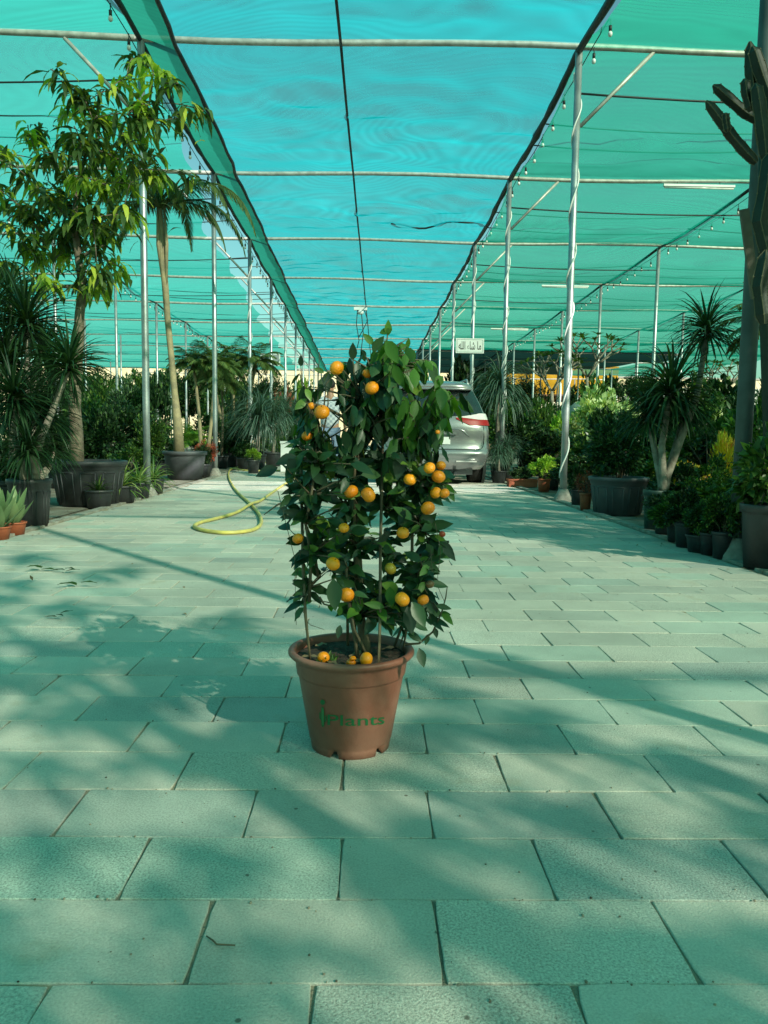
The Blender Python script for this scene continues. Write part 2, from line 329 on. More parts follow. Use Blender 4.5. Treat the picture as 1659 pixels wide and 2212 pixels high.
# brown stains and dark specks
st = N(n, 'ShaderNodeMapRange'); st.inputs['From Min'].default_value = .59; st.inputs['From Max'].default_value = .74; st.inputs['To Max'].default_value = .55; n.links.new(n2.outputs[0], st.inputs[0])
mx = N(n, 'ShaderNodeMixRGB'); mx.inputs[2].default_value = (.3, .21, .11, 1); n.links.new(st.outputs[0], mx.inputs[0]); n.links.new(hs.outputs[0], mx.inputs[1])
vs_ = N(n, 'ShaderNodeTexVoronoi'); vs_.inputs['Scale'].default_value = 9; n.links.new(tc.outputs['Object'], vs_.inputs['Vector'])
sp = N(n, 'ShaderNodeMapRange'); sp.inputs['From Min'].default_value = .03; sp.inputs['From Max'].default_value = .05; sp.inputs['To Min'].default_value = .75; sp.inputs['To Max'].default_value = 0
n.links.new(vs_.outputs['Distance'], sp.inputs[0])
mx2 = N(n, 'ShaderNodeMixRGB'); mx2.inputs[2].default_value = (.06, .05, .035, 1); n.links.new(sp.outputs[0], mx2.inputs[0]); n.links.new(mx.outputs[0], mx2.inputs[1])
n.links.new(mx2.outputs[0], p.inputs['Base Color'])
bp = N(n, 'ShaderNodeBump'); bp.inputs['Strength'].default_value = .55; bp.inputs['Distance'].default_value = .004
n.links.new(n1.outputs[0], bp.inputs['Height']); n.links.new(bp.outputs[0], p.inputs['Normal'])
mb = MB(); PW, PD, Y00 = .39, .2152, 1.1025
RP = random.Random(3)
def paver(x0, x1, y0, y1):
    g_ = .0009; zz = RP.uniform(-.0009, .0009); tx = RP.uniform(-.0007, .0007); ty = RP.uniform(-.0006, .0006); c = .0016
    x0 += g_+RP.uniform(-.0009, .0010); x1 -= g_+RP.uniform(-.0009, .0010); y0 += g_+RP.uniform(-.0006, .0007); y1 -= g_+RP.uniform(-.0006, .0007)
    base = [(x0, y0), (x1, y0), (x1, y1), (x0, y1)]
    base = [(a+RP.uniform(-.002, .002), b+RP.uniform(-.0015, .0015)) for a, b in base]
    far = y0 > 9
    if far:
        vs = [(a, b, zz+(tx if a > (x0+x1)/2 else -tx)+(ty if b > (y0+y1)/2 else -ty)) for a, b in base]
        mb.add(vs+[(a, b, -.012) for a, b in base], [(0, 1, 2, 3), (4, 5, 1, 0), (5, 6, 2, 1), (6, 7, 3, 2), (7, 4, 0, 3)]); return
    # worn outline: points along the edges, inset top ring
    out_, inn = [], []
    cx, cy = (x0+x1)/2, (y0+y1)/2
    chip = RP.randrange(4) if RP.random() < .15 else -1
    for e_ in range(4):
        a, b = base[e_], base[(e_+1) % 4]; n_ = 9 if e_ % 2 == 0 else 6
        for i in range(n_):
            t = i/n_; x = a[0]+(b[0]-a[0])*t; y = a[1]+(b[1]-a[1])*t
            wob = .0016*noise.noise(V((x*38, y*38, 3)))
            cut = .007*RP.uniform(.5, 1.3) if (i == 0 and chip == e_) else (.0025 if i == 0 else 0)
            dx, dy = cx-x, cy-y; l = math.hypot(dx, dy)
            x += dx/l*(cut+wob+.001); y += dy/l*(cut+wob+.001)
            out_.append((x, y)); inn.append((x+dx/l*c, y+dy/l*c))
    m_ = len(out_); zf = lambda x, y: zz+tx*(x-cx)/PW*2+ty*(y-cy)/PD*2
    vs = [(x, y, zf(x, y)) for x, y in inn]+[(x, y, zf(x, y)-.0018) for x, y in out_]+[(x, y, -.012) for x, y in out_]
    fs = [tuple(range(m_))]+[(m_+i, m_+(i+1) % m_, (i+1) % m_, i) for i in range(m_)]+[(2*m_+i, 2*m_+(i+1) % m_, m_+(i+1) % m_, m_+i) for i in range(m_)]
    mb.add(vs, fs)
row = -14
while True:
    y0 = Y00+PD*row
    if y0 > 65: break
    xs = -.0463+(0 if row % 2 else -.2)+RP.uniform(-.03, .03)
    le = PL-.03-.012*max(0, y0); re = PR+.02
    i0 = int(math.floor((le-xs)/PW)); x = xs+i0*PW
    while x < re:
        a, b = max(x, le), min(x+PW, re)
        if b-a > .05: paver(a, b, y0, y0+PD)
        x += PW
    row += 1
tag(mb.build('paving', pm, smooth=False), kind='structure')
# kerb stones at both edges and the plant bed floors
mk = mat('kerb_concrete', (.33, .33, .29), .9, (.22, .2, .16), 8, bump=.6)
for nm, sx in (('kerb', -1), ('kerb', 1)):
    mb = MB(); y = -4
    while y < 60:
        xe = (PL-.05-.012*max(0, y)) if sx < 0 else PR+.06
        mb.box((xe+sx*.05, y+.24, -.012), (.09, .47, .05+R.uniform(0, .006))); y += .49
    tag(mb.build(nm, mk, smooth=False), kind='structure')
mbf = mat('bed_floor_concrete', (.26, .25, .21), .95, (.12, .095, .06), 2.5, bump=.8, bscale=50, detail=8)
mb = MB(); mb.add([(-26, -16, -.011), (PL-.16, -16, -.011), (PL-.95, 67, -.011), (-26, 67, -.011)], [(0, 1, 2, 3)])
mb.add([(PR+.14, -16, -.011), (26, -16, -.011), (26, 67, -.011), (PR+.14, 67, -.011)], [(0, 1, 2, 3)])
tag(mb.build('plant_bed_floor', mbf, smooth=False), kind='structure')

# ------------------------------------------------------------------ shade house
H, Y0, SP = 5.75, 10.38, 5.0
def rx(Y): return 2.57+.0028*Y
shade = empty('shade_house', (0, 10, 0), 'tall steel pipe shade house roofed with blue and green netting over the paved aisle', 'shade house')
def P(name, mb_, m, smooth=True, label=None, parent=None):
    o = mb_.build(name, m, parent or shade, smooth)
    if parent is None or parent == shade: o.location = (0, -10, 0)
    if label: o['label'] = label
    return o
IDX = list(range(-4, 12))
lines = [('a', lambda Y: lx(Y)), ('b', lambda Y: rx(Y)), ('c', lambda Y: 7.33), ('d', lambda Y: -7.75-.012*Y), ('e', lambda Y: 12.0), ('f', lambda Y: -12.6), ('g', lambda Y: 17.0), ('h', lambda Y: -18.)]
foot = MB(); foot.lathe([(.13, -.02), (.125, .03), (.085, .10), (.06, .15), (.0, .16)], 12); foot_me = foot.data('footing', M_conc)
def wrap(parent, x, y, z0, z1, r):
    m_ = MB(); pts = []; k = int((z1-z0)*26)
    for i in range(k+1):
        z = z0+(z1-z0)*i/k; a = z*7.5+.5*math.sin(z*2.3)
        pts.append((x+r*math.cos(a), y+r*math.sin(a), z))
    m_.tube(pts, .011, 5); o = m_.build('cable_wrap', M_white, parent); o.matrix_parent_inverse = Matrix(); return o
npole = 0
for li, (nm, fx) in enumerate(lines):
    for i in IDX:
        Y = Y0+SP*i
        if li > 1 and i < 0: continue
        if li > 3 and i < 1: continue
        if li > 5 and (i < 2): continue
        if i < -2 and li < 2: continue
        if npole >= 98: continue
        npole += 1
        x = fx(Y); m_ = MB(); r = .046
        if nm == 'b' and i in (-1, ): r = .056
        m_.tube([(0, 0, 0), (0, 0, 1.2), (0, 0, 2.4), (0, 0, H-.05)], r, 12)
        o = m_.build('pole', M_post if (nm == 'b' and i == -1) else M_galv, shade); o.location = (x, Y-10, 0)
        if i <= 4: link('footing', foot_me, o)
        if nm == 'b' and i in (0, 1, 2, 3): wrap(o, 0, 0, .9 if i else .3, H-.3, .052)
        if nm == 'a' and i in (2, 3, 4): wrap(o, 0, 0, .2, H-.3, .052)
for i in IDX:
    Y = Y0+SP*i; m_ = MB()
    if i < -3: continue
    pts = [(x, Y, H+.03*math.sin(x*.9+i)) for x in [-19+k_*1.0 for k_ in range(40)]]
    m_.tube(pts, .042 if i < 1 else .04, 8); P('crossbeam', m_, M_beam)
# diagonal braces at the heads of the aisle poles
for i in range(0, 9):
    Y = Y0+SP*i
    for fx, sx in ((lx, -1), (rx, 1)):
        m_ = MB(); x = fx(Y); m_.tube([(x+sx*.05, Y, H-.95), (x+sx*.95, Y, H-.03)], .025, 6); P('brace', m_, M_beam)
# longitudinal cables and cross wires
def sagline(p0, p1, sag, n=10): return [V(p0).lerp(V(p1), t/n)-V((0, 0, sag*4*(t/n)*(1-t/n))) for t in range(n+1)]
for fx, r in ((lambda Y: 7.33, .035), (lambda Y: -7.75-.012*Y, .035), (lambda Y: 12., .03), (lambda Y: -.42+.012*(Y-10), .02)):
    m_ = MB()
    for i in range(-2, 11):
        a, b = Y0+SP*i, Y0+SP*(i+1); m_.tube(sagline((fx(a), a, H-.05), (fx(b), b, H-.05), .05, 6), r, 6)
    P('ridge_cable', m_, M_wire)
for i in range(-1, 9):
    for q in (.42, .6):
        Y = Y0+SP*(i+q+R.uniform(-.04, .04))
        for a, b in ((rx(Y)+.05, 19.), (-19., lx(Y)-.1)):
            m_ = MB(); xs = sorted([a, b]+[t for t in (7.33, 12., -7.9, -12.6) if a < t < b])
            for u, v_ in zip(xs, xs[1:]): m_.tube(sagline((u, Y, H-.02-R.uniform(0, .1)), (v_, Y, H-.02-R.uniform(0, .1)), .1, 6), .011, 4)
            P('net_wire', m_, M_wire)
for i in range(0, 6):
    Y = Y0+SP*i; m_ = MB(); m_.tube(sagline((rx(Y), Y, H-.55), (7.33, Y, H-.6), .05), .014, 5); P('net_wire', m_, M_wire); m_ = MB(); m_.tube(sagline((-7.9, Y, H-.6), (lx(Y), Y, H-.5), .05), .012, 5)
    P('net_wire', m_, M_wire)

def sheet(x0f, x1f, ya, yb, sag, nx, dy, wr=.02, seed=0, zoff=.05, edge=None, roll=0):
    m_ = MB(); ny = int((yb-ya)/dy); vs = []
    for j in range(ny+1):
        Y = ya+(yb-ya)*j/ny; t = ((Y-Y0)/SP) % 1.0; bay = math.floor((Y-Y0)/SP)
        sg = sag*(1+.35*noise.noise(V((bay*3.3, seed, 0))))
        prof = math.sin(pi*t)**.8
        for i in range(nx+1):
            u = i/nx; x = x0f(Y)+(x1f(Y)-x0f(Y))*u
            z = H+zoff-sg*prof*(1+.3*noise.noise(V((x*.25, bay*2.1, seed))))
            z += wr*noise.noise(V((x*.9, Y*2.3, seed+5)))*(prof*.9+.1)+wr*.7*noise.noise(V((x*2.1, Y*4.5, seed+9)))*(prof*.9+.1)
            vs.append((x, Y, z))
    fs = [(j*(nx+1)+i, j*(nx+1)+i+1, (j+1)*(nx+1)+i+1, (j+1)*(nx+1)+i) for j in range(ny) for i in range(nx)]
    m_.add(vs, fs); return m_
YE = Y0+SP*10+.2
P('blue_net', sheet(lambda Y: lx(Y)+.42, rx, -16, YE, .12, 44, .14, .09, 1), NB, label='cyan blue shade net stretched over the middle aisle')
# right green nets: one before the open gap, one after it
GAPa, GAPb = 4.35, 6.85
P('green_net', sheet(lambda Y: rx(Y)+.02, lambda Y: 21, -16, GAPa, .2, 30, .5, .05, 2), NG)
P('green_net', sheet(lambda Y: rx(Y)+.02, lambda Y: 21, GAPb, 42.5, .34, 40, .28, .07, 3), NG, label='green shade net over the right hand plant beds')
P('dark_net', sheet(lambda Y: rx(Y)+.02, lambda Y: 16+2*math.sin(Y*.3), 42.3, YE, .2, 20, .5, .06, 4, zoff=.03), ND, label='almost black net over the far right end')
P('green_net', sheet(lambda Y: 16.3+2*math.sin(Y*.3), lambda Y: 23, 42.3, YE, .3, 8, .5, .06, 4), NG)
def ledge(Y):
    if Y < 12.4: return lx(Y)-.02
    b = -2.86-.0001*Y
    import bisect
    K = [(12.4, -2.97), (14, -3.15), (15.7, -3.3), (17.5, -3.6), (20.4, -3.9), (26, -4.25), (36, -4.75), (55, -5.2), (70, -5.5)]
    for (a, xa), (c, xc) in zip(K, K[1:]):
        if a <= Y <= c:
            xb = xa+(xc-xa)*(Y-a)/(c-a); break
    return xb-.42*abs(math.sin(pi*(Y-12.4)/SP*1.02))**.75*(.7+.6*noise.noise(V((math.floor((Y-12.4)/SP)*1.7, 0, 4))))+.15
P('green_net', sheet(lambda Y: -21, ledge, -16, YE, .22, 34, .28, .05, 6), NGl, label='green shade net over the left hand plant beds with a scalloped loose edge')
# double layer strip with dark rolled edges along the aisle, left; rolled edge right
def strip(fx0, fx1, seed):
    m_ = MB(); ny = 300; vs = []
    for j in range(ny+1):
        Y = -14+(YE+14)*j/ny; t = ((Y-Y0)/SP) % 1.0; s_ = math.sin(pi*t)
        xi = fx1(Y)+.12*s_-.05+.03*noise.noise(V((Y*1.3, seed, 0)))
        for u in (0, .33, .66, 1): vs.append((fx0(Y)+(xi-fx0(Y))*u, Y, H-.02-.12*s_*(.3+u)-.10*u))
    m_.add(vs, [(j*4+i, j*4+i+1, j*4+i+5, j*4+i+4) for j in range(ny) for i in range(3)]); return m_
P('edge_strip', strip(lx, lambda Y: lx(Y)+.5, 1), NGd, label='dark doubled strip of net along the left row of poles')
m_ = MB()
for fx, dr, dz in ((lx, .035, -.02), (rx, .045, -.03)):
    pts = [(fx(Y)+.025*noise.noise(V((Y*.8, 2, 0))), Y, H+dz-.10*math.sin(pi*(((Y-Y0)/SP) % 1.0))+.02*noise.noise(V((Y*1.7, 0, 0)))) for Y in [-14+k_*.35 for k_ in range(int((YE+14)/.35))]]
    m_.tube(pts, [dr*(1+.5*noise.noise(V((p_[1]*1.9, 7, 0)))) for p_ in pts], 6)
pts = []
for k_ in range(int((YE+14)/.3)):
    Y = -14+k_*.3; t = ((Y-Y0)/SP) % 1.0; s_ = math.sin(pi*t); pts.append((lx(Y)+.45+.12*s_+.03*noise.noise(V((Y*1.3, 1, 0))), Y, H-.13-.155*s_))
m_.tube(pts, [.028*(1+.6*noise.noise(V((p_[1]*1.9, 3, 0)))) for p_ in pts], 6)
P('edge_rope', m_, M_wire, label='black rolled net edge lashed to the pole tops')
# crosswise seam on the blue net
m_ = MB(); pts = [W(845+210*t, 472-8*math.sin(t*5)-14*t, 18.6+.3*math.sin(t*6)) for t in [k_/14 for k_ in range(15)]]
pts = [V((q.x, q.y, H-.04+.03*math.sin(k_))) for k_, q in enumerate(pts)]; m_.tube(pts, .022, 5); P('net_seam', m_, M_wire)

# ------------------------------------------------------------------ string lights, tube lamps
bs = MB(); bs.tube([(0, 0, 0), (0, 0, -.08)], .006, 5); bs.tube([(0, 0, -.075), (0, 0, -.13)], .019, 8); sock_me = bs.data('socket', M_wire)
bb = MB(); bb.ball((0, 0, -.165), .027, 10, 7, (1, 1, 1.25)); M_bulb = mat('bulb_glass', (.7, .72, .7), .2); bulb_me = bb.data('bulb', M_bulb)
def string(label, fx, ya, yb, st, dz=-.1):
    th = empty('light_string', (fx(ya), ya, H), label, 'string lights', 'strings of bulbs along the roof cables')
    m_ = MB(); k = int((yb-ya)/st); pts = []
    for j in range(k+1):
        Y = ya+st*j; z = H+dz-.05*math.sin(pi*(((Y-Y0)/SP) % 1))+R.uniform(-.03, .01); pts.append((fx(Y), Y, z))
    m_.tube([V(q)-th.location for q in pts], .007, 4); m_.build('wire', M_wire, th)
    for q in pts[:99]:
        b = link('bulb', bulb_me, th, V(q)-th.location); b.location.x += R.uniform(-.02, .02); link('socket', sock_me, b)
string('string of white bulbs under the right edge of the blue net', lambda Y: rx(Y)+.09, 9.4, 66, .68)
string('string of bulbs under the left edge of the blue net', lambda Y: lx(Y)-.07, 7.9, 60, .72)
string('string of bulbs along the black cable far over the right plant beds', lambda Y: 7.42, 14.4, 60, .62)
string('string of bulbs along the cable over the left plant beds behind the trees', lambda Y: -7.85-.012*Y, 14.4, 60, .62)
def tubelamp(px, py, lenpx, Y, label):
    c = W(px, py, Y); th = empty('tube_lamp', (c.x, Y-.06, H-.13), label, 'lamp', 'tube lamps clamped under the crossbeams')
    L = lenpx/FPX*Y; m_ = MB(); m_.box((0, 0, .035), (L, .06, .04)); m_.build('housing', M_white, th, False)
    m_ = MB(); m_.tube([(-L/2+.02, 0, -.005), (L/2-.02, 0, -.005)], .02, 8); m_.build('tube', M_bulb, th)
    m_ = MB(); m_.tube([(-L*.3, .03, .05), (-L*.3, .03, .12)], .006, 4); m_.tube([(L*.3, .03, .05), (L*.3, .03, .12)], .006, 4); m_.build('bracket', M_wire, th)
tubelamp(1508, 390, 150, Y0+SP, 'long white tube lamp under the second crossbeam near the cactus')
tubelamp(1220, 616, 100, Y0+SP*3, 'white tube lamp in the middle distance crossing behind the wrapped pole')
tubelamp(1100, 716, 80, Y0+SP*5, 'farthest small white tube lamp on the right above the sign')
# lamp hanging from the cable in mid aisle
c = W(779, 668, Y0+SP*4); c.z = H-.1
th = empty('hanging_lamp', c, 'small white lamp fitting with loose wires hanging from the middle cable', 'lamp')
m_ = MB(); m_.box((0, 0, -.02), (.5, .16, .1)); m_.build('housing', M_white, th, False)
m_ = MB(); m_.lathe([(.0, -.24), (.1, -.22), (.13, -.14), (.08, -.07)], 12); m_.build('lamp_shade', M_white, th)
m_ = MB()
for q, (dx, L) in enumerate(((-.12, 1.5), (.02, 2.3), (.14, 1.1))):
    m_.tube([(dx, 0, -.06), (dx*1.3+.1*math.sin(q), .02, -L*.4), (dx*.4, 0, -L*.8), (dx*.2-.1, .03, -L)], .018, 5)
m_.build('loose_wire', M_wire, th)

# ------------------------------------------------------------------ generic plant meshes
def bush_me(name, n_, L, Wd, m, seed, shape=1.0, hollow=.45, up=.3, stems=True):
    """unit bush: radius 1, from z=0 to z=2"""
    global R
    R0 = R; R = random.Random(seed); m_ = MB()
    cl = []
    for _ in range(26):
        d = rnd_dir(-.7, 1); rr = R.uniform(.45, .82); cl.append((V((d.x*rr, d.y*rr, 1+d.z*rr*shape)), R.uniform(.2, .36)))
    for i in range(n_):
        c, cr_ = cl[R.randrange(len(cl))]; d = rnd_dir(); q = c+d*cr_*R.random()**.4
        o = (q-V((0, 0, 1))); o = o.normalized() if o.length > .01 else d
        m_.kite(q, (o+rnd_dir()*.8+V((0, 0, up))).normalized(), (V((0, 0, 1))+rnd_dir()*.7).normalized(), L*R.uniform(.7, 1.25), Wd*R.uniform(.8, 1.2))
    R = R0; return m_.data(name, m)
def stems_me(name, seed, k=7, r=.02, m=None):
    global R
    R0 = R; R = random.Random(seed); m_ = MB()
    for _ in range(k):
        d = rnd_dir(.35, .9); e_ = V((d.x*.75, d.y*.75, .5+d.z*1.1)); mid = V((e_.x*.3, e_.y*.3, e_.z*.5))
        m_.tube([(R.uniform(-.05, .05), R.uniform(-.05, .05), -.1), mid, e_], [r*1.6, r, r*.4], 5)
    R = R0; return m_.data(name, m or M_stem)
B = {}
B['dark'] = [bush_me('foliage', 3000, .17, .09, L_dark, 11), bush_me('foliage', 3800, .13, .075, L_dark, 12)]
B['mid'] = [bush_me('foliage', 2900, .17, .09, L_mid, 13), bush_me('foliage', 2400, .2, .08, L_mid, 14)]
B['lime'] = [bush_me('foliage', 1800, .2, .1, L_lime, 15)]
B['vari'] = [bush_me('foliage', 2000, .18, .11, L_vari, 16)]
B['yel'] = [bush_me('foliage', 900, .3, .09, L_yel, 17, up=.7)]
B['red'] = [bush_me('foliage', 800, .2, .08, L_red, 18)]
B['fine'] = [bush_me('foliage', 5500, .11, .055, L_dark, 19)]
B['big'] = [bush_me('foliage', 700, .36, .19, L_mid, 20), bush_me('foliage', 800, .34, .17, L_dark, 21)]
ST = [stems_me('stem', 31), stems_me('stem', 32)]
def ros_me(name, n_, L, Wd, droop, m, seed, zlo=-.25, zhi=1, ns=5, core=.12):
    global R
    R0 = R; R = random.Random(seed); m_ = MB()
    for i in range(n_):
        t = i/n_; z = zlo+(zhi-zlo)*(t**.85); a = i*2.39996+R.uniform(-.2, .2); r = math.sqrt(max(0, 1-z*z))
        m_.strap(V((0, 0, core*(t-.5)*2)), V((r*math.cos(a), r*math.sin(a), z)), L*R.uniform(.8, 1.1), Wd*R.uniform(.85, 1.15), droop*R.uniform(.6, 1.4), ns)
    R = R0; return m_.data(name, m)
ROS = {'drac': [ros_me('leaf_rosette', 170, 1.25, .06, 1.1, L_drac, 41, -.45), ros_me('leaf_rosette', 150, 1.3, .06, 1.5, L_drac, 42, -.4)],
       'yucca': [ros_me('leaf_rosette', 80, 1, .06, .35, L_drac, 43, -.2)],
       'pony': [ros_me('leaf_rosette', 260, 1.1, .026, 2.8, L_blue, 44, .0, 1, 7)],
       'spider': [ros_me('leaf_rosette', 46, 1, .075, 1.5, L_spider, 45, .2)],
       'grass': [ros_me('leaf_rosette', 60, 1, .05, 1.3, L_mid, 46, .2)],
       'pale': [ros_me('leaf_rosette', 13, 1, .27, .18, L_pale, 47, .72, 1, 5)]}
def frond(m_, base, d, L, LL, droop, npair=26, lw=.022, hang=.5):
    d = d.normalized(); q = V(base); dd = d.copy(); sg = 16; pts = [q.copy()]; dirs = [dd.copy()]
    for i in range(sg):
        dd = (dd+V((0, 0, -1))*droop/sg*(.4+1.6*i/sg)).normalized(); q = q+dd*L/sg; pts.append(q.copy()); dirs.append(dd.copy())
    m_.tube(pts, [.014*(1-.85*i/sg)*(L/1.2) for i in range(sg+1)], 4)
    for k in range(npair):
        t = .14+.86*k/npair; f_ = t*sg; i = min(int(f_), sg-1); p_ = pts[i].lerp(pts[i+1], f_-i); d_ = dirs[i]
        sd = d_.cross(V((0, 0, 1))); sd = sd.normalized() if sd.length > .05 else V((1, 0, 0))
        l = LL*math.sin(pi*min(.97, t*.92+.12))**.6
        for s_ in (-1, 1):
            e_ = (sd*s_*.8+d_*.75+V((0, 0, -hang))+rnd_dir()*.15).normalized()
            m_.strap(p_, e_, l*R.uniform(.85, 1.1), lw, .5, 3)
def palm_me(name, nf, L, LL, droop, m, seed, zlo=.1, zhi=1, hang=.4, npair=26, lw=.022):
    global R
    R0 = R; R = random.Random(seed); m_ = MB()
    for i in range(nf):
        z = zlo+(zhi-zlo)*i/nf; a = i*2.39996; r = math.sqrt(max(0, 1-z*z)); frond(m_, (0, 0, 0), V((r*math.cos(a), r*math.sin(a), z)), L*R.uniform(.85, 1.1), LL, droop, npair, lw, hang)
    R = R0; return m_.data(name, m)
PALM = [palm_me('fronds', 22, 1, .3, 1.3, L_palm, 51, -.1, 1, .3, 38, .028), palm_me('fronds', 15, 1, .34, 1.1, L_lime2, 52, .2, 1, .2, 38, .03)]
# pots
def pot_me(r, h, m, kind=0):
    m_ = MB(); b = r*.8
    if kind == 0: pr = [(b*.9, 0), (b, .0), (r*.96, h*.86), (r*.965, h*.87), (r*1.04, h*.87), (r*1.05, h*.99), (r*1.03, h), (r*.97, h), (r*.94, h*.85)]
    else: pr = [(b*.9, 0), (b*1.04, 0), (r*.99, h*.78), (r*1.0, h*.8), (r*1.03, h*.82), (r*1.03, h*.88), (r*1.09, h*.9), (r*1.1, h*.985), (r*1.07, h), (r*.98, h), (r*.95, h*.85)]
    m_.lathe([(0, 0)]+pr, 40 if kind else 22)
    if kind == 1:
        for k in range(10):
            a = 2*pi*k/10; c_, s_ = math.cos(a), math.sin(a); rr = (b*1.04+r*.99)/2+.004
            for da in (-.2, .2):
                c2, s2 = math.cos(a+da), math.sin(a+da)
                m_.tube([(b*1.05*c2, b*1.05*s2, h*.05), (r*.985*c2, r*.985*s2, h*.74)], r*.022, 4)
            m_.tube([(r*.985*math.cos(a-.2+.4*q/4), r*.985*math.sin(a-.2+.4*q/4), h*.74) for q in range(5)], r*.022, 4)
    return m_.data('pot', m)
_pc = {}
def add_pot(th, r, h, m=None, kind=0):
    m = m or M_black; k = (round(r, 2), round(h, 2), m.name, kind)
    if k not in _pc:
        s_ = MB(); s_.disc(k[0]*.95, k[1]*.9, 18, amp=.012*k[0]*4); _pc[k] = (pot_me(k[0], k[1], m, kind), s_.data('soil', M_soil))
    link('pot', _pc[k][0], th); link('soil', _pc[k][1], th)
    return k[1]*.9
MN = {'m': None}
def shrub(kind, label, px, top, wpx, Y=None, py=None, name='potted_shrub', cat='shrub', group=None, pr=.14, ph=.24, pm_=None, pk=0, base=None):
    """bush in a pot: centre px, top row, width in px at depth Y (or on ground row py)"""
    if Y is None: g_ = G(px, py); Y = g_.y
    loc = W(px, 900, Y); x = loc.x; ztop = W(px, top, Y).z; r = wpx/2/FPX*Y
    th = empty(name, (x, Y, 0), label, cat, group, R.uniform(0, 6))
    zs = add_pot(th, pr, ph, pm_, pk)
    zb = zs if base is None else base
    me = R.choice(B[kind]); hz = max(.15, (ztop-zb)/1.82)
    link('foliage', me, th, (0, 0, zb-.2*hz), 0, (r/.98, r/.98, hz))
    st_ = link('stem', R.choice(ST), th, (0, 0, zs-.02), 0, (r*.9, r*.9, (ztop-zs)/2.0))
    return th

# ------------------------------------------------------------------ tree builder
def catmull(p0, p1, k=5, bend=None):
    p0, p1 = V(p0), V(p1); mid = (p0+p1)/2+(bend or V((0, 0, 0))); return [p0.lerp(mid, t/k).lerp(mid.lerp(p1, t/k), t/k) for t in range(k+1)]
def grow(m_, nodes, targets, r0=.03, rend=.006, n=6, bendk=.15, cost=None):
    """attach every target to the nearest node with a bent, tapering branch"""
    ts = sorted(targets, key=lambda t: min((V(t)-a[0]).length for a in nodes))
    out_ = []
    for t in ts:
        t = V(t); best = min(nodes, key=lambda a: (t-a[0]).length*(1+(.8 if a[0].z > t.z+.1 else 0))); a, ra = best
        L = (t-a).length; r1 = min(ra*.75, r0); bend = V((R.uniform(-1, 1), R.uniform(-1, 1), R.uniform(.2, 1.2)))*L*bendk
        pts = catmull(a, t, 5, bend); m_.tube(pts, [r1+(rend-r1)*i/5 for i in range(6)], n)
        for i in (2, 3, 4): nodes.append((pts[i], r1+(rend-r1)*i/5))
        out_.append((t, (pts[5]-pts[4]).normalized()))
    return out_

# ---- mango tree in a large black tub
YM = G(172, 1094).y; cM = G(172, 1094); cM.y += .30; YMc = cM.y
mango = empty('mango_tree', cM, 'mango tree with drooping leaf clusters in a large black panelled tub', 'tree')
add_pot(mango, 75/FPX*YMc*.97, .50, M_black, 1)
def mpt(px, py, dy=0):
    q = W(px, py, YMc+dy); return q-cM
m_ = MB()
tr = [mpt(166, 1000), mpt(165, 940), mpt(161, 880), mpt(163, 820), mpt(170, 740), mpt(172, 680), mpt(178, 620), mpt(170, 560), mpt(160, 480), mpt(165, 400), mpt(190, 320)]
tr[0].z = .38
m_.tube(tr, [.083, .078, .07, .068, .06, .055, .05, .042, .032, .024, .014], 10)
nodes = [(q, r) for q, r in zip(tr[5:], [.055, .05, .042, .032, .024, .014])]
mang = [(110,150),(180,205),(140,235),(60,270),(95,330),(255,190),(300,125),(330,150),(375,165),(440,240),(250,260),(215,330),(180,300),(290,250),(330,225),(230,400),(290,400),(272,450),(300,470),(160,380),(110,420),(60,400),(20,350),(-10,400),(200,450),(150,480),(90,500),(40,520),(120,560),(180,580),(430,385),(345,375),(385,180),(330,330),(240,600),(100,600),(225,530),(60,460),(5,480),(260,345),(400,255),(150,190),(340,260),(-30,300),(-20,560),(280,300),(205,370),(130,300),(250,470),(70,560),(320,120),(210,250),(20,430),(140,430),(170,520)]
mang += [(x+R.uniform(-38, 38), y+R.uniform(-30, 40)) for x, y in mang if y > 180 and x < 350 and R.random() < .85]
tg = [mpt(x, y, R.uniform(-.8, .9)) for x, y in mang]
ends = ends_m = grow(m_, nodes, tg, .028, .007, 6, .14)
m_.build('trunk', M_bark, mango)
lf = MB()
for (t, d) in ends:
    k = R.randint(14, 22); lf.mi = 1 if R.random() < .28 else 0  # some clusters coloured as if in direct sun
    for i in range(k):
        a = i*2.4; out_ = V((math.cos(a), math.sin(a), R.uniform(-.5, .5))); dd = (out_+d*.4).normalized()
        lf.leaf(t+rnd_dir()*.05-d*R.uniform(0, .22), dd, V((0, 0, 1)), R.uniform(.17, .31), R.uniform(.042, .07), R.uniform(.8, 2.6), .12, 5)
lf.mi = 0
# scattered darker inner leaves
for _ in range(450):
    b = R.choice(ends)[0]; q = b.lerp(tr[R.randint(5, 9)], R.uniform(.05, .6))+rnd_dir()*.2
    lf.leaf(q, rnd_dir(-.6, .5), V((0, 0, 1)), R.uniform(.14, .23), R.uniform(.035, .055), 1.4, .1, 4)
# the big hanging tuft low on the right of the trunk
t = mpt(205, 615); lf.mi = 1
for i in range(16):
    a = i*2.4; lf.leaf(t, V((math.cos(a), math.sin(a), .15)), V((0, 0, 1)), R.uniform(.26, .36), .07, 2.2, .1, 5)
lf.build('crown', [L_mango, L_mango_sun], mango)

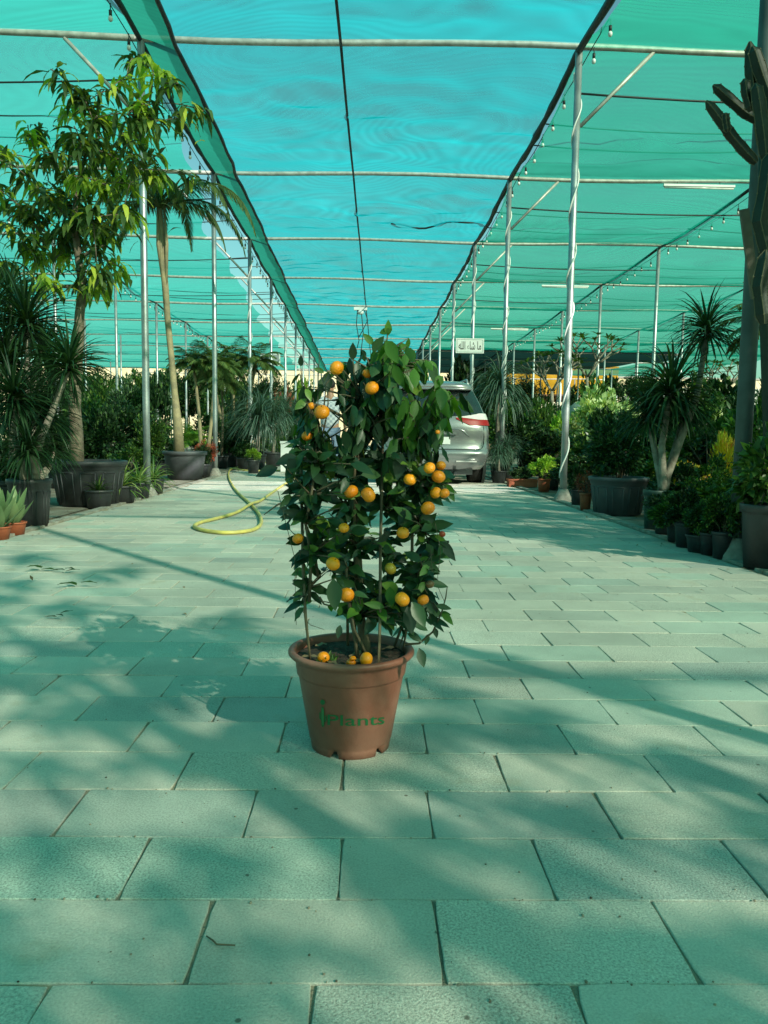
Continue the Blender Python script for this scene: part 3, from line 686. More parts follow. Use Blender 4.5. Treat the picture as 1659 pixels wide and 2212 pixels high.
# ---- palm with pale smooth trunk in a grey tub
g_ = G(392, 1036); g_.y += .28; YP = g_.y
palm = empty('palm_tree', g_, 'slender palm with pale smooth trunk and hanging fronds in a grey tub', 'palm')
add_pot(palm, 46/FPX*YP*.98, .50, M_grey, 0)
def ppt(px, py, dy=0): return W(px, py, YP+dy)-g_
m_ = MB(); tp = [ppt(387, 975), ppt(384, 920), ppt(377, 850), ppt(370, 770), ppt(362, 690), ppt(357, 620), ppt(352, 560), ppt(349, 500), ppt(347, 450)]
tp[0].z = .4; m_.tube(tp, [.105, .085, .062, .055, .055, .06, .058, .045, .03], 12); m_.build('trunk', M_palmtrunk, palm)
m_ = MB()
for dx, dy_, k in ((-.015, .0, 4), (.03, .02, 5), (-.03, .03, 5)):
    a = tp[k]; b = tp[8]+V((dx*2, 0, .1)); m_.tube([a+V((dx*.6, -.02, 0)), (a+b)/2+V((dx*1.4, -.04, 0)), b], [.03, .036, .012], 6)
m_.build('crownshaft', M_palmtrunk, palm)
m_ = MB(); top = tp[8]
for dr, L, LL, dp in (((.75, -.1, .75), 2.3, .36, 2.7), ((.95, .2, .6), 2.0, .32, 2.6), ((-.5, -.3, .6), 2.2, .34, 3.2), ((-.3, .2, .9), 2.3, .34, 3.6), ((-.15, -.5, .5), 2.2, .34, 3.4), ((-.7, .3, .45), 2.0, .32, 2.6), ((.1, .5, .6), 1.9, .3, 3.2), ((.3, -.6, .9), 1.5, .3, 3.0), ((-.1, 0, 1), 1.0, .2, .5)):
    frond(m_, top, V(dr), L, LL, dp, 75, .022, .8); frond(m_, top, V(dr)+rnd_dir()*.2, L*.8, LL, dp*1.05, 50, .022, 1.1)
m_.build('fronds', L_palm, palm)

# ---- multi-headed dracaenas
def dracaena(label, foot, Y, pot, heads, trunk_from, name='potted_dracaena', kind='drac', base_r=.05, group=None, dead=0, px_ref=None, mtrunk=None):
    """heads: (px, py, radius px, depth offset, trunk base px or None)"""
    loc = V((W(foot, 1000, Y).x, Y, 0)); th = empty(name, loc, label, 'plant', group)
    z = add_pot(th, *pot)
    m_ = MB()
    for (hx, hy, hr, dy, via) in heads:
        t = W(hx, hy, Y+dy)-loc; b = V((W(trunk_from, 1000, Y).x-loc.x+R.uniform(-.03, .03), R.uniform(-.03, .03), z-.03))
        pts = [b]+[W(vx, vy, Y+dy*.5)-loc for (vx, vy) in (via or [])]+[t]
        if len(pts) == 2: pts = catmull(b, t, 4, V((R.uniform(-.1, .1), 0, 0)))
        k = len(pts); m_.tube(pts, [base_r*(1-.45*i/(k-1)) for i in range(k)], 8)
        r = hr/FPX*Y
        ro = link('leaf_rosette', R.choice(ROS[kind]), th, t, R.uniform(0, 6), r)
        ro.rotation_euler = (R.uniform(-.2, .2), R.uniform(-.2, .2), R.uniform(0, 6))
    m_.build('trunk', mtrunk or M_greybark, th); return th
Yl = G(62, 1142).y+.2
dracaena('tall many-headed dark dracaena in a black tub at the left edge of the photo', 62, Yl, (42/FPX*Yl, .41, M_black, 1),
         [(60, 700, 105, .3, [(60, 950), (58, 820)]), (150, 790, 85, -.1, [(75, 980), (120, 870)]), (35, 860, 90, -.25, None), (100, 900, 80, .2, None), (10, 780, 90, .1, None), (60, 970, 75, -.3, None), (-15, 680, 90, .5, None), (120, 970, 60, .3, None)], 62, base_r=.04)
dracaena('dark dracaena thicket behind the many-headed one at the far left', 20, Yl+1.6, (.2, .3, M_black, 0),
         [(20, 640, 75, .1, None), (90, 760, 70, 0, None), (-20, 900, 80, 0, None), (60, 860, 70, 0, None), (110, 830, 70, .2, None)], 20)
Yr = G(1415, 1150).y+.15
dr = dracaena('two-stemmed dracaena with leaning right stem in a dark green tub', 1418, Yr, (25/FPX*Yr, .37, M_teal, 0),
         [(1448, 850, 105, 0, [(1432, 1040), (1430, 960)]), (1528, 715, 82, .1, [(1440, 1030), (1470, 950), (1505, 860)]), (1400, 900, 75, .1, [(1428, 1040)]), (1480, 890, 70, .2, [(1438, 1040)])], 1432, base_r=.045, mtrunk=M_greybark)
# plastic bag hanging in its trunk
# ------------------------------------------------------------------ left bed plants
def rosplant(kind, label, px, py, hpx, potr, poth, pm_=None, name='potted_grass', group=None, pk=0, sc=1.0, yo=0):
    g_ = G(px, py); Y = g_.y+potr+yo; loc = V((W(px, 1000, Y).x, Y, 0)); th = empty(name, loc, label, 'plant', group)
    z = add_pot(th, potr, poth, pm_, pk); r = hpx/FPX*Y*sc
    link('leaf_rosette', R.choice(ROS[kind]), th, (0, 0, z), R.uniform(0, 6), r); return th
rosplant('pale', 'small pale green succulent in a little terracotta pot beside the black tub', 27, 1157, 78, .085, .10, M_terra2, 'potted_succulent')
rosplant('pale', 'pale green succulent cut off by the left edge in a terracotta pot', -8, 1168, 90, .085, .10, M_terra2, 'potted_succulent')
rosplant('grass', 'sparse grassy plant in a small black pot leaning on the big tub', 212, 1098, 42, .15, .19, None)
rosplant('spider', 'striped spider plant in a black pot right of the mango tub', 262, 1088, 72, .17, .2, None)
rosplant('spider', 'striped spider plant in a black pot just left of the nearest left pole', 300, 1078, 62, .14, .2, None)
rosplant('spider', 'striped spider plant spreading behind the nearest left pole', 332, 1068, 55, .14, .2, None)
PG = 'pots lined up along the left edge of the paving'
Yp = G(415, 1020).y
def palmplant(label, px, py, cy, rpx, potr, poth, me=0, pm_=None, name='potted_palm', trunk=.03, sc=1, n=1, group=None, Y=None, droop=0):
    if Y is None: Y = G(px, py).y+potr
    loc = V((W(px, 1000, Y).x, Y, 0)); th = empty(name, loc, label, 'palm', group); z = add_pot(th, potr, poth, pm_)
    m_ = MB(); r = rpx/FPX*Y
    for k in range(n):
        t = W(px+(k-(n-1)/2)*rpx*.7, cy+R.uniform(-10, 10), Y+R.uniform(-.2, .2))-loc; b = V(((k-(n-1)/2)*potr*.5, 0, z-.02))
        m_.tube(catmull(b, t, 4, V((R.uniform(-.08, .08), 0, 0))), [trunk*1.3, trunk, trunk*.9, trunk*.8, trunk*.6], 7)
        link('fronds', PALM[me], th, t, R.uniform(0, 6), r)
    m_.build('trunk', M_palmtrunk if trunk > .03 else M_stem, th); return th
palmplant('bright yellow-green feather palm behind the grey tub', 412, 1018, 955, 62, .15, .22, 1, None, trunk=.012)
palmplant('palm with thin reddish trunk in a small black pot behind the second left pole', 478, 1012, 830, 65, .17, .3, 0, None)
palmplant('cluster of three palms with tall crowns in a wide black tub', 505, 1005, 790, 70, .28, .42, 0, None, n=3, trunk=.05)
palmplant('tall bushy palm rising between the first two left poles', 440, 1000, 790, 68, .2, .3, 0, None, n=2, trunk=.04, Y=16.2)
for (px, Y, cy, rp, lb) in ((555, 18.5, 905, 58, 'ponytail palm with drooping bluish leaves beside the third left pole'), (590, 20.5, 900, 50, 'second ponytail palm further along the left row'), (612, 23.5, 895, 40, 'farthest ponytail palm of the left row, just left of the mandarin tree'), (535, 21.5, 880, 52, 'ponytail palm standing back behind the third left pole')):
    th = dracaena(lb, px, Y, (.22, .36, M_black, 0), [(px, cy, rp*1.5, 0, None)], px, 'potted_ponytail', 'pony', .05)
for (k, lb, px, top, wpx, Y) in (
    ('fine', 'dense dark shrub with glossy small leaves behind the nearest left pole', 262, 845, 150, 13.2),
    ('dark', 'broad dark leafy shrub right of the mango trunk', 225, 880, 110, 11.9),
    ('dark', 'dark shrub filling the space left of the mango trunk', 130, 900, 110, 11.6),
    ('mid', 'mid green shrub between the mango tub and the grey tub', 318, 900, 90, 12.6),
    ('mid', 'low green shrub behind the spider plants', 285, 960, 90, 11.2),
    ('dark', 'low dark shrub behind the grey tub', 345, 930, 100, 15.8),
    ('red', 'low reddish shrub just right of the pale palm trunk', 440, 945, 55, 15.2),
    ('dark', 'tall dark shrub behind the pale palm trunk', 335, 815, 90, 19),
    ('fine', 'rounded dark tree crown left of the pale palm trunk', 280, 800, 110, 24),
    ('dark', 'dark shrub right of the second left pole', 505, 900, 80, 19.5),
    ('mid', 'light olive shrub against the cream wall at left', 215, 810, 100, 26),
    ('dark', 'dark shrub under the tall palms at left', 455, 880, 110, 20.5),
    ('fine', 'dark hedge plant between third and fourth left poles', 565, 870, 70, 26),
    ('mid', 'olive green shrub near the far end of the left row', 600, 850, 70, 31),
    ('dark', 'low dark shrub in the gap by the third left pole', 530, 945, 60, 18.2),
    ('mid', 'leafy green shrub low beside the fourth left pole', 600, 940, 45, 22.5),
    ('lime', 'small lime green plant at the foot of the third left pole', 547, 972, 34, 16.6),
    ('dark', 'dark bushy shrub behind the many-headed dracaena', 60, 880, 160, 10.8),
    ('dark', 'dark low plant at the left edge behind the succulents', 5, 1010, 100, 8.3),
    ('mid', 'broad olive shrub far behind the mango trunk', 190, 850, 120, 21),
    ('fine', 'dark wide shrub far back at the left photo edge', 100, 820, 170, 22),
    ('mid', 'green shrub with loose crown behind the second left pole', 500, 820, 80, 30),
    ('dark', 'deep green shrub just left of the mandarin tree', 640, 870, 60, 28),
    ('red', 'shrub with pink blossoms against the cream wall', 618, 812, 60, 46),
    ('lime', 'yellowish shrub against the cream wall beside the blossoms', 650, 815, 50, 50),
):
    shrub(k, lb, px, top, wpx, Y=Y, pr=.2 if wpx*Y > 1000 else .13, ph=.28)
# leafy small pots to fill along the left kerb
for (px, py, lb) in ((437, 1030, 'small black pot of dark leaves right of the grey tub'), (528, 1000, 'small black pot at the foot of the palm tub'), (572, 990, 'small black pot beside the fourth left pole'), (598, 985, 'last small black pot in view on the left kerb')):
    shrub('dark', lb, px, py-75, 40, py=py, pr=.13, ph=.24)

# ------------------------------------------------------------------ right bed plants
# big grey tub with leafy bush
g_ = G(1338, 1116); g_.y += .36; Yt = g_.y
th = empty('potted_shrub', V((W(1338, 1000, Yt).x, Yt, 0)), 'low leafy bush in the big grey tub on the right kerb', 'shrub'); rr = 61/FPX*Yt*.95
z = add_pot(th, rr, .41, M_grey, 1)
link('foliage', B['dark'][0], th, (0, 0, z-.05), 0, (rr*1.15, rr*1.15, .38)); link('stem', ST[0], th, (0, 0, z), 0, (rr, rr, .4))
SPG = 'small black pots in a row on the right kerb'
for i, (px, py) in enumerate(((1446, 1160), (1473, 1172), (1499, 1183), (1524, 1194), (1551, 1203), (1575, 1211))):
    shrub(('dark', 'mid')[i % 2], ['first small potted bush right of the dark green tub', 'second small potted bush right of the dark green tub', 'small potted bush in the middle of the kerb row, left of the other middle one', 'small potted bush in the middle of the kerb row, right of the other middle one', 'small potted bush next to last before the nearest right pole', 'small potted bush beside the footing of the nearest right pole'][i],
          px+R.uniform(-4, 4), 1068+R.uniform(-22, 24), R.uniform(80, 120), py=py-R.uniform(0, 7), group=SPG, pr=R.choice((.07, .085, .1)), ph=R.choice((.13, .16, .19)), pm_=M_black)
for i, (px, Y, top) in enumerate(((1460, 7.2, 1045), (1510, 7.0, 1030), (1560, 6.8, 1040), (1480, 8.0, 1000), (1545, 8.2, 985))):
    shrub(('big', 'mid', 'big', 'dark', 'mid')[i], ['broad-leaved bush behind the kerb row under the leaning stem', 'glossy green bush in the second row behind the small pots', 'broad-leaved bush just left of the nearest right pole', 'dark bush in the third row right of the dracaena', 'green bush in the third row under the yellow croton'][i], px, top, 110, Y=Y, pr=.12, ph=.2)
rt_list = (
    ('yel', 'bright yellow croton left of the nearest right pole', 1572, 935, 62, 9.0, 'croton'),
    ('yel', 'croton with bronze and yellow leaves left of the brightest one', 1500, 1000, 100, 8.6, 'croton'),
    ('mid', 'green bush behind the yellow croton', 1535, 880, 140, 10.5, 'shrub'),
    ('dark', 'dark bush behind the leaning dracaena stem', 1480, 905, 120, 11.5, 'shrub'),
    ('fine', 'round clipped dark ball on a stem above the hedge', 1388, 797, 100, 14.5, 'ball'),
    ('vari', 'cream variegated bush catching the light', 1300, 852, 110, 17, 'shrub'),
    ('vari', 'smaller variegated bush in front of the cream one', 1262, 912, 80, 15.2, 'shrub'),
    ('dark', 'dark bush behind the big grey tub', 1350, 900, 130, 12.2, 'shrub'),
    ('mid', 'mid green bush left of the two-headed dracaena', 1290, 950, 110, 12.4, 'shrub'),
    ('dark', 'dark purplish low bush left of the grey tub', 1265, 1000, 90, 11.1, 'shrub'),
    ('lime', 'lime green bush right behind the wrapped pole', 1215, 905, 50, 16.2, 'shrub'),
    ('mid', 'yellow-green shrub left of the wrapped pole', 1165, 880, 62, 17.5, 'shrub'),
    ('fine', 'rounded dark shrub left of the bare trees', 1165, 850, 80, 20, 'shrub'),
    ('dark', 'dark bush low behind the terracotta trough', 1130, 925, 90, 15.4, 'shrub'),
    ('dark', 'dark bush between the trough and the wrapped pole', 1185, 950, 80, 14.6, 'shrub'),
    ('fine', 'dark hedge plant under the bare trees', 1230, 870, 80, 21, 'shrub'),
    ('mid', 'green bush far behind the variegated ones', 1290, 835, 110, 22, 'shrub'),
    ('dark', 'dark bush right of the clipped ball', 1450, 870, 110, 15.5, 'shrub'),
    ('dark', 'dark bush behind the nearest right pole', 1600, 880, 120, 11, 'shrub'),
    ('mid', 'green bush at the right photo edge behind the cactus', 1650, 850, 120, 9.6, 'shrub'),
    ('dark', 'wide dark bush filling the middle of the right bed', 1390, 940, 140, 11.4, 'shrub'),
    ('dark', 'dark bush in front of the variegated bushes', 1310, 905, 100, 14.4, 'shrub'),
    ('mid', 'small green shrub beyond the car at right', 1100, 870, 60, 24, 'shrub'),
    ('fine', 'dark shrub far back between car and sign pole', 1060, 800, 60, 36, 'shrub'),
    ('dark', 'dark shrub beyond the minivan roof', 990, 800, 90, 44, 'shrub'),
    ('mid', 'leafy bush in the shade behind the small potted row', 1440, 990, 90, 9.2, 'shrub'),
    ('red', 'low bush with reddish leaves near the grey tub', 1300, 985, 60, 11.9, 'shrub'),
    ('dark', 'dark shrub at mid right beneath the far crossbeams', 1560, 840, 130, 15, 'shrub'),
    ('mid', 'green shrub far back at right under the frangipani', 1500, 835, 110, 19, 'shrub'),
)
for (k, lb, px, top, wpx, Y, cat) in rt_list:
    if cat == 'shrub': wpx *= 1.5; top -= 20
    if cat == 'ball':
        th = shrub(k, lb, px, top, wpx, Y=Y, name='topiary_tree', cat='tree', pr=.25, ph=.35, base=W(px, 875, Y).z)
    else:
        shrub(k, lb, px, top, wpx, Y=Y, name='potted_croton' if cat == 'croton' else 'potted_shrub', cat=cat, pr=.17 if wpx*Y > 900 else .12, ph=.25)
# croton-like plant and tall black pot at right edge
g_ = G(1650, 1236); Ye = g_.y+.16
th = empty('potted_croton', V((W(1668, 1000, Ye).x, Ye, 0)), 'broad-leaved plant in the tall black pot at the right photo edge', 'plant')
z = add_pot(th, .17, .42, M_black, 0); link('foliage', B['big'][0], th, (0, 0, z-.05), 0, (.24, .24, .3)); link('stem', ST[1], th, (0, 0, z), 0, (.2, .2, .3))
# ponytail palms beside the car
dracaena('ponytail palm with long drooping leaves beside the minivan', 1080, 15.6, (.2, .3, M_black, 0), [(1080, 840, 95, 0, None)], 1080, 'potted_ponytail', 'pony', .06)
dracaena('small ponytail plant in front of the larger one near the minivan', 1078, 14.3, (.14, .22, M_black, 0), [(1078, 985, 45, 0, None)], 1078, 'potted_ponytail', 'pony', .03)
dracaena('low ponytail plant between the wrapped pole and the minivan', 1098, 14.8, (.14, .2, M_black, 0), [(1098, 970, 50, 0, None)], 1098, 'potted_ponytail', 'pony', .03)
# trough with low plant and bright plant in small pot
g_ = G(1130, 1052); th = empty('planter_trough', (g_.x, g_.y+.1, 0), 'long terracotta trough with low dark plant on the right kerb', 'planter')
m_ = MB(); a, b, hh = .24, .11, .13
for sx, sy, lx_, ly_ in ((0, -1, a*2, .02), (0, 1, a*2, .02), (-1, 0, .02, b*2-.02), (1, 0, .02, b*2-.02)): m_.box((sx*(a-.01), sy*(b-.01), hh/2+.001), (lx_, ly_, hh))
m_.box((0, 0, .015), (a*2-.04, b*2-.04, .02))
for sx, sy, lx_, ly_ in ((0, -1, a*2+.03, .02), (0, 1, a*2+.03, .02), (-1, 0, .02, b*2-.01), (1, 0, .02, b*2-.01)): m_.box((sx*(a+.005), sy*(b+.003), hh-.01), (lx_, ly_, .025))
m_.build('trough', M_terra2, th, False); m_ = MB(); m_.box((0, 0, hh-.03), (a*2-.042, b*2-.042, .02)); m_.build('soil', M_soil, th, False)
link('foliage', B['dark'][1], th, (0, 0, hh-.03), 0, (.24, .14, .13))
shrub('lime', 'bright green plant in a small brown pot in front of the wrapped pole', 1180, 985, 62, py=1062, pr=.1, ph=.2, pm_=M_terra2)
shrub('dark', 'small dark plant in a black pot behind the wrapped pole foot', 1200, 1000, 50, py=1058, pr=.1, ph=.2)
for i, (px, py) in enumerate(((1252, 1093), (1272, 1102))):
    shrub('red' if i else 'dark', ['slim potted plant left of the grey tub nearest the pole', 'slim reddish plant in a brown pot touching the grey tub'][i], px, py-90, 45, py=py, pr=.065, ph=.2, pm_=M_terra2 if i else M_black)
# frangipani: bare forked stems with leaf tufts
def frangi(label, px, Y, foot_y, crown, top, group=None):
    loc = V((W(px, 1000, Y).x, Y, 0)); th = empty('frangipani_tree', loc, label, 'tree', group); z = add_pot(th, .26, .4)
    m_ = MB(); c0 = W(px, crown, Y)-loc; m_.tube([V((0, 0, z-.03)), c0*.5+V((.03, 0, .1)), c0], [.055, .045, .04], 8)
    tips = []; r = (crown-top)/FPX*Y
    def fork(p, d, L, rr, lv):
        q = p+d*L; m_.tube(catmull(p, q, 3, V((0, 0, -.1*L))), [rr, rr*.95, rr*.9, rr*.85], 6)
        if lv == 0: tips.append((q, d)); return
        for k in range(3 if lv > 1 else 2):
            a = k*2.1+R.uniform(0, 1); nd = (d+V((math.cos(a), math.sin(a), .15))*.75).normalized(); fork(q, nd, L*.8, rr*.8, lv-1)
    for k in range(4):
        a = k*1.57+.4; fork(c0, V((math.cos(a)*.8, math.sin(a)*.8, .9)).normalized(), r*.36, .028, 2)
    m_.build('trunk', M_greybark, th); l_ = MB()
    for (q, d) in tips:
        for k in range(9):
            a = k*2.4; l_.leaf(q, (V((math.cos(a), math.sin(a), .5))+d*.3), V((0, 0, 1)), R.uniform(.16, .28), .06, .5, 0, 3)
    l_.build('crown', L_mid, th)
frangi('bare-stemmed frangipani with few leaves left of the wrapped pole', 1192, 19.5, 0, 845, 742)
frangi('taller frangipani with leafy top just right of the wrapped pole', 1268, 20.5, 0, 815, 695)
frangi('leafless frangipani far right behind the leaning dracaena head', 1555, 21, 0, 860, 760)
# clipped ball stem is hidden by neighbours; grey plant cover mound between them
th = empty('covered_shrub', V((W(1250, 1000, 18.2).x, 18.2, 0)), 'rounded shrub under a pale grey green net cover behind the wrapped pole', 'shrub')
m_ = MB(); m_.ball((0, 0, .9), .5, 16, 12, (1, 1, 1.5), bump=.15); m_.build('net_cover', mat('cover_net', (.1, .16, .14), .8, (.16, .22, .2), 30), th); add_pot(th, .2, .25)

# ---- cactus by the nearest right pole
Yc = G(1650, 1236).y+.35
cl_ = V((W(1680, 1000, Yc).x, Yc, 0)); cac = empty('cactus', cl_, 'tall dark candelabra cactus with stubby arms beside the nearest right pole', 'cactus')
add_pot(cac, .15, .3, M_black)
def cpt(px, py, dy=0): return W(px, py, Yc+dy)-cl_
def ribbed(m_, pts, r):
    pts = [V(p_) for p_ in pts]; fine = []
    for i in range(len(pts)-1):
        for k in range(4): fine.append(pts[i].lerp(pts[i+1], k/4))
    fine.append(pts[-1]); n_ = len(fine); rad = []
    for i in range(n_):
        t = i/(n_-1); rad.append(r*min(1, .55+t*4)*(1 if t < .86 else math.sqrt(max(.02, 1-((t-.86)/.14)**2)))*(1+.06*math.sin(i*1.7)))
    m_.mi = 0; m_.tube(fine, rad, 20, star=.9) if False else m_.tube(fine, rad, 10, star=.72)
    m_.mi = 1; a = None
    for j in range(5):
        edge = []; a = None
        for i, p_ in enumerate(fine):
            t = (fine[min(i+1, n_-1)]-fine[max(i-1, 0)]).normalized()
            if a is None: a = t.cross(V((0, 1, 0)) if abs(t.y) < .9 else V((1, 0, 0))).normalized()
            else: a = (a-t*a.dot(t)).normalized()
            b = t.cross(a); th_ = 2*pi*j/5; edge.append(p_+(a*math.cos(th_)+b*math.sin(th_))*rad[i]*1.0)
        m_.tube(edge, .003, 4)
        for p_ in edge[1::2]: m_.ball(p_, .0065, 5, 3)
    m_.mi = 0
body = MB(); body.tube([cpt(1668, 1150), cpt(1664, 950), cpt(1655, 700), cpt(1648, 500), cpt(1652, 300)], [.048, .046, .042, .04, .036], 8); body.v[0:8] = [(x, y, .25) for x, y, z in body.v[0:8]]
body.build('trunk', M_cactus, cac)
arms = [[(1650, 330), (1636, 240), (1622, 160), (1620, 90)], [(1655, 300), (1665, 220), (1640, 150), (1625, 100)], [(1642, 262), (1610, 245), (1575, 215), (1540, 184)], [(1633, 352), (1606, 325), (1578, 292), (1558, 262), (1525, 218)], [(1572, 285), (1568, 262), (1567, 244)], [(1622, 240), (1612, 205), (1608, 170)], [(1655, 350), (1648, 290), (1640, 230), (1632, 180)], [(1660, 560), (1640, 480), (1655, 400), (1662, 330)], [(1650, 700), (1640, 620), (1655, 540)]]
rads = [.042, .047, .038, .038, .024, .032, .044, .052, .05]
for i, (a_, r_) in enumerate(zip(arms, rads)):
    m_ = MB(); ribbed(m_, [cpt(x, y, -.05*i) for x, y in a_], r_*.88); m_.build('arm', [M_cactus, M_cactus_rib], cac, smooth=False)
# leafy climber / plant mass beside the cactus and a grey board lashed to the pole
th = empty('wooden_board', W(1625, 640, Yc-.2), 'weathered grey board tied upright between cactus and pole', 'board')
m_ = MB(); a = W(1607, 452, Yc-.2)-th.location; b = W(1632, 645, Yc-.2)-th.location
mid = (a+b)/2; ang = math.atan2(a.x-b.x, a.z-b.z)
L = (a-b).length; vs = []
for x in (-.028, .028):
    for y in (-.01, .01):
        for z in (-L/2, L/2): vs.append(mid+V((x*math.cos(ang)+z*math.sin(ang), y, -x*math.sin(ang)+z*math.cos(ang))))
m_.add(vs, [(0, 1, 3, 2), (4, 6, 7, 5), (0, 4, 5, 1), (2, 3, 7, 6), (0, 2, 6, 4), (1, 5, 7, 3)]); m_.build('board', mat('old_wood', (.13, .125, .1), .9, (.11, .1, .08), 20), th, False)
palmplant('dark palm at the right photo edge behind the cactus', 1680, 1200, 700, 130, .2, .3, 0, None, Y=6.6)

# ------------------------------------------------------------------ unseen continuation of the right bed behind the camera (they shade the floor)
mshare = [c for c in mango.children]
sp_ = MB(); RS = random.Random(21)
for (t, d) in ends_m:
    if RS.random() < .44: continue
    for i in range(11):
        a = i*2.4; dd = (V((math.cos(a), math.sin(a), RS.uniform(-.5, .5)))+d*.4).normalized()
        sp_.leaf(t, dd, V((0, 0, 1)), RS.uniform(.16, .28), RS.uniform(.042, .066), RS.uniform(.8, 2.4), .12, 4)
sparse_me = sp_.data('crown', L_mango)
def mcopy(x, y, rz, sc, label):
    o = empty('mango_tree', (x, y, 0), label, 'tree', rz=rz); o.scale = (sc,)*3
    for c in mshare:
        k = c.copy(); col.objects.link(k); k.parent = o
        if 'sparse' in label and c.name.startswith('crown'): k.data = sparse_me
    return o
# (crown centre x, y), turn, scale
cc = sum((e_[0] for e_ in ends_m), V((0, 0, 0)))/len(ends_m)
OFF = []
for (x, y, rz, sc, lb) in ((3.6, -2.9, 1.0, .92, 'sparse mango tree of the right bed standing beside the photographer'), (5.0, -3.2, 2.4, .95, 'sparse mango tree of the right bed behind the photographer'), (2.6, -3.6, 4.1, .85, 'sparse mango tree nearest the paving behind the photographer'), (2.8, -2.1, 2.2, 1.2, 'tall sparse mango tree reaching over the paving beside the photographer'), (4.5, 3.1, 3.3, .95, 'full mango tree of the right bed just outside the right edge'), (6.1, 4.3, 1.9, 1.0, 'full mango tree of the right bed second from the right edge'), (7.8, 5.8, .6, 1.05, 'full mango tree of the right bed third from the right edge'), (9.4, 8.0, 2.8, 1.05, 'full mango tree of the right bed farthest outside the right edge')):
    dx = (cc.x*math.cos(rz)-cc.y*math.sin(rz))*sc; dy = (cc.x*math.sin(rz)+cc.y*math.cos(rz))*sc
    OFF.append((max(x-dx, 3.0), y-dy, rz, sc, lb))
for a in OFF: mcopy(*a)
def offshrub(kind, x, y, w_, h_, lb):
    th = empty('potted_shrub', (x, y, 0), lb, 'shrub'); add_pot(th, .2, .3); link('foliage', B[kind][0], th, (0, 0, .25), R.uniform(0, 6), (w_, w_, h_/2)); link('stem', ST[0], th, (0, 0, .25), 0, (w_, w_, h_/2))
offshrub('dark', 4.1, 3.9, .75, 1.5, 'wide shrub on the right bed just outside the photo')
offshrub('mid', 5.3, 4.3, .7, 2.0, 'taller shrub behind the wide one outside the photo')

# ------------------------------------------------------------------ the potted mandarin tree (main subject)
YC = 2.02
pc = V((W(757, 1600, YC).x, YC, 0))
cit = empty('mandarin_tree', pc, 'potted mandarin tree full of small orange fruit standing in the middle of the paved aisle', 'tree')
PH = .262
m_ = MB()
prof = [(0, .012), (.095, .012), (.099, .0), (.103, .001), (.106, .02), (.1065, .026), (.109, .029), (.1385, .196), (.139, .199), (.1425, .201), (.1435, .205), (.147, .233), (.150, .243), (.160, .247), (.1655, .253), (.166, .259), (.163, .2635), (.156, .265), (.149, .262), (.146, .255), (.1445, .24), (.137, .19)]
m_.lathe(prof, 72)
# drainage notches: pull the lowest rings up at a few angles
def notch(vs, cen, half, h):
    for i, (x, y, z) in enumerate(vs):
        if z < .022 and math.hypot(x, y) > .09:
            a = (math.atan2(y, x)-cen+pi) % (2*pi)-pi
            if abs(a) < half: vs[i] = (x*.93, y*.93, h+z*.2)
for cen in (-1.95, -.78, .3, 1.5, 2.6): notch(m_.v, cen, .09, .016)
pot = m_.build('pot', M_terra, cit)
m_ = MB(); m_.disc(.1435, .244, 36, amp=.007); m_.build('soil', M_soil, cit)
# printed logo on the pot: word and a small cactus shaped i
M_logo = mat('logo_green', (.003, .115, .035), .6, (.003, .1, .03), 20)
M_logo2 = mat('logo_light_green', (.1, .3, .12), .6)
def prad(z):
    for (r0, z0), (r1, z1) in zip(prof[5:], prof[6:]):
        if z0 <= z <= z1 and z1 > z0: return r0+(r1-r0)*(z-z0)/(z1-z0)
    return .12
view = math.atan2(-pc.y, -pc.x)
def onpot(u, z, off=.0012):
    """u metres to the right along the front of the pot, z height"""
    r = prad(z)+off; a = view+u/r; z -= .9*u*u; return (r*math.cos(a), r*math.sin(a), z)
def text_mesh(body, size=1.0, font=None):
    cu = bpy.data.curves.new('text', 'FONT'); cu.body = body; cu.size = size; cu.offset = .006
    ob = bpy.data.objects.new('text', cu); col.objects.link(ob); dg = bpy.context.evaluated_depsgraph_get()
    me = bpy.data.meshes.new_from_object(ob.evaluated_get(dg)); bpy.data.objects.remove(ob); return me
tm = text_mesh('Plants'); vs = [v.co.copy() for v in tm.vertices]; x0 = min(v.x for v in vs); x1 = max(v.x for v in vs); yP = max(v.y for v in vs)
U0, U1 = (703-757)/FPX*1.90, (842-757)/FPX*1.90
zb, zt = .098, .127
m_ = MB(); m_.add([onpot(U0+(v.x-x0)/(x1-x0)*(U1-U0), zb+(v.y/yP)*(zt-zb)) for v in vs], [tuple(p_.vertices) for p_ in tm.polygons])
uc = (690.5-757)/FPX*1.90
k = 20; m_.add([onpot(uc, .160)]+[onpot(uc+.0073*math.cos(2*pi*j/k), .160+.0073*math.sin(2*pi*j/k)) for j in range(k)], [(0, 1+j, 1+(j+1) % k) for j in range(k)])
def blob(u0, z0, hw, hh, off, mi):
    m_.mi = mi; kk = 20; m_.add([onpot(u0, z0, off)]+[onpot(u0+hw*math.copysign(abs(math.cos(t))**.7, math.cos(t)), z0+hh*math.copysign(abs(math.sin(t))**.6, math.sin(t)), off) for t in [2*pi*j/kk for j in range(kk)]], [(0, 1+j, 1+(j+1) % kk) for j in range(kk)])
blob(uc, .119, .005, .0285, .0012, 0); blob(uc-.0085, .122, .0022, .010, .0012, 0); blob(uc+.009, .116, .0022, .009, .0012, 0)
blob(uc-.005, .113, .003, .0015, .0014, 0); blob(uc+.005, .108, .003, .0015, .0014, 0)
for du in (-.0022, 0, .0022): blob(uc+du, .120, .0005, .024, .0018, 1)
m_.mi = 0; m_.build('logo', [M_logo, M_logo2], pot, False)

def cp(px, py, dy=0): return W(px, py, YC+dy)-pc
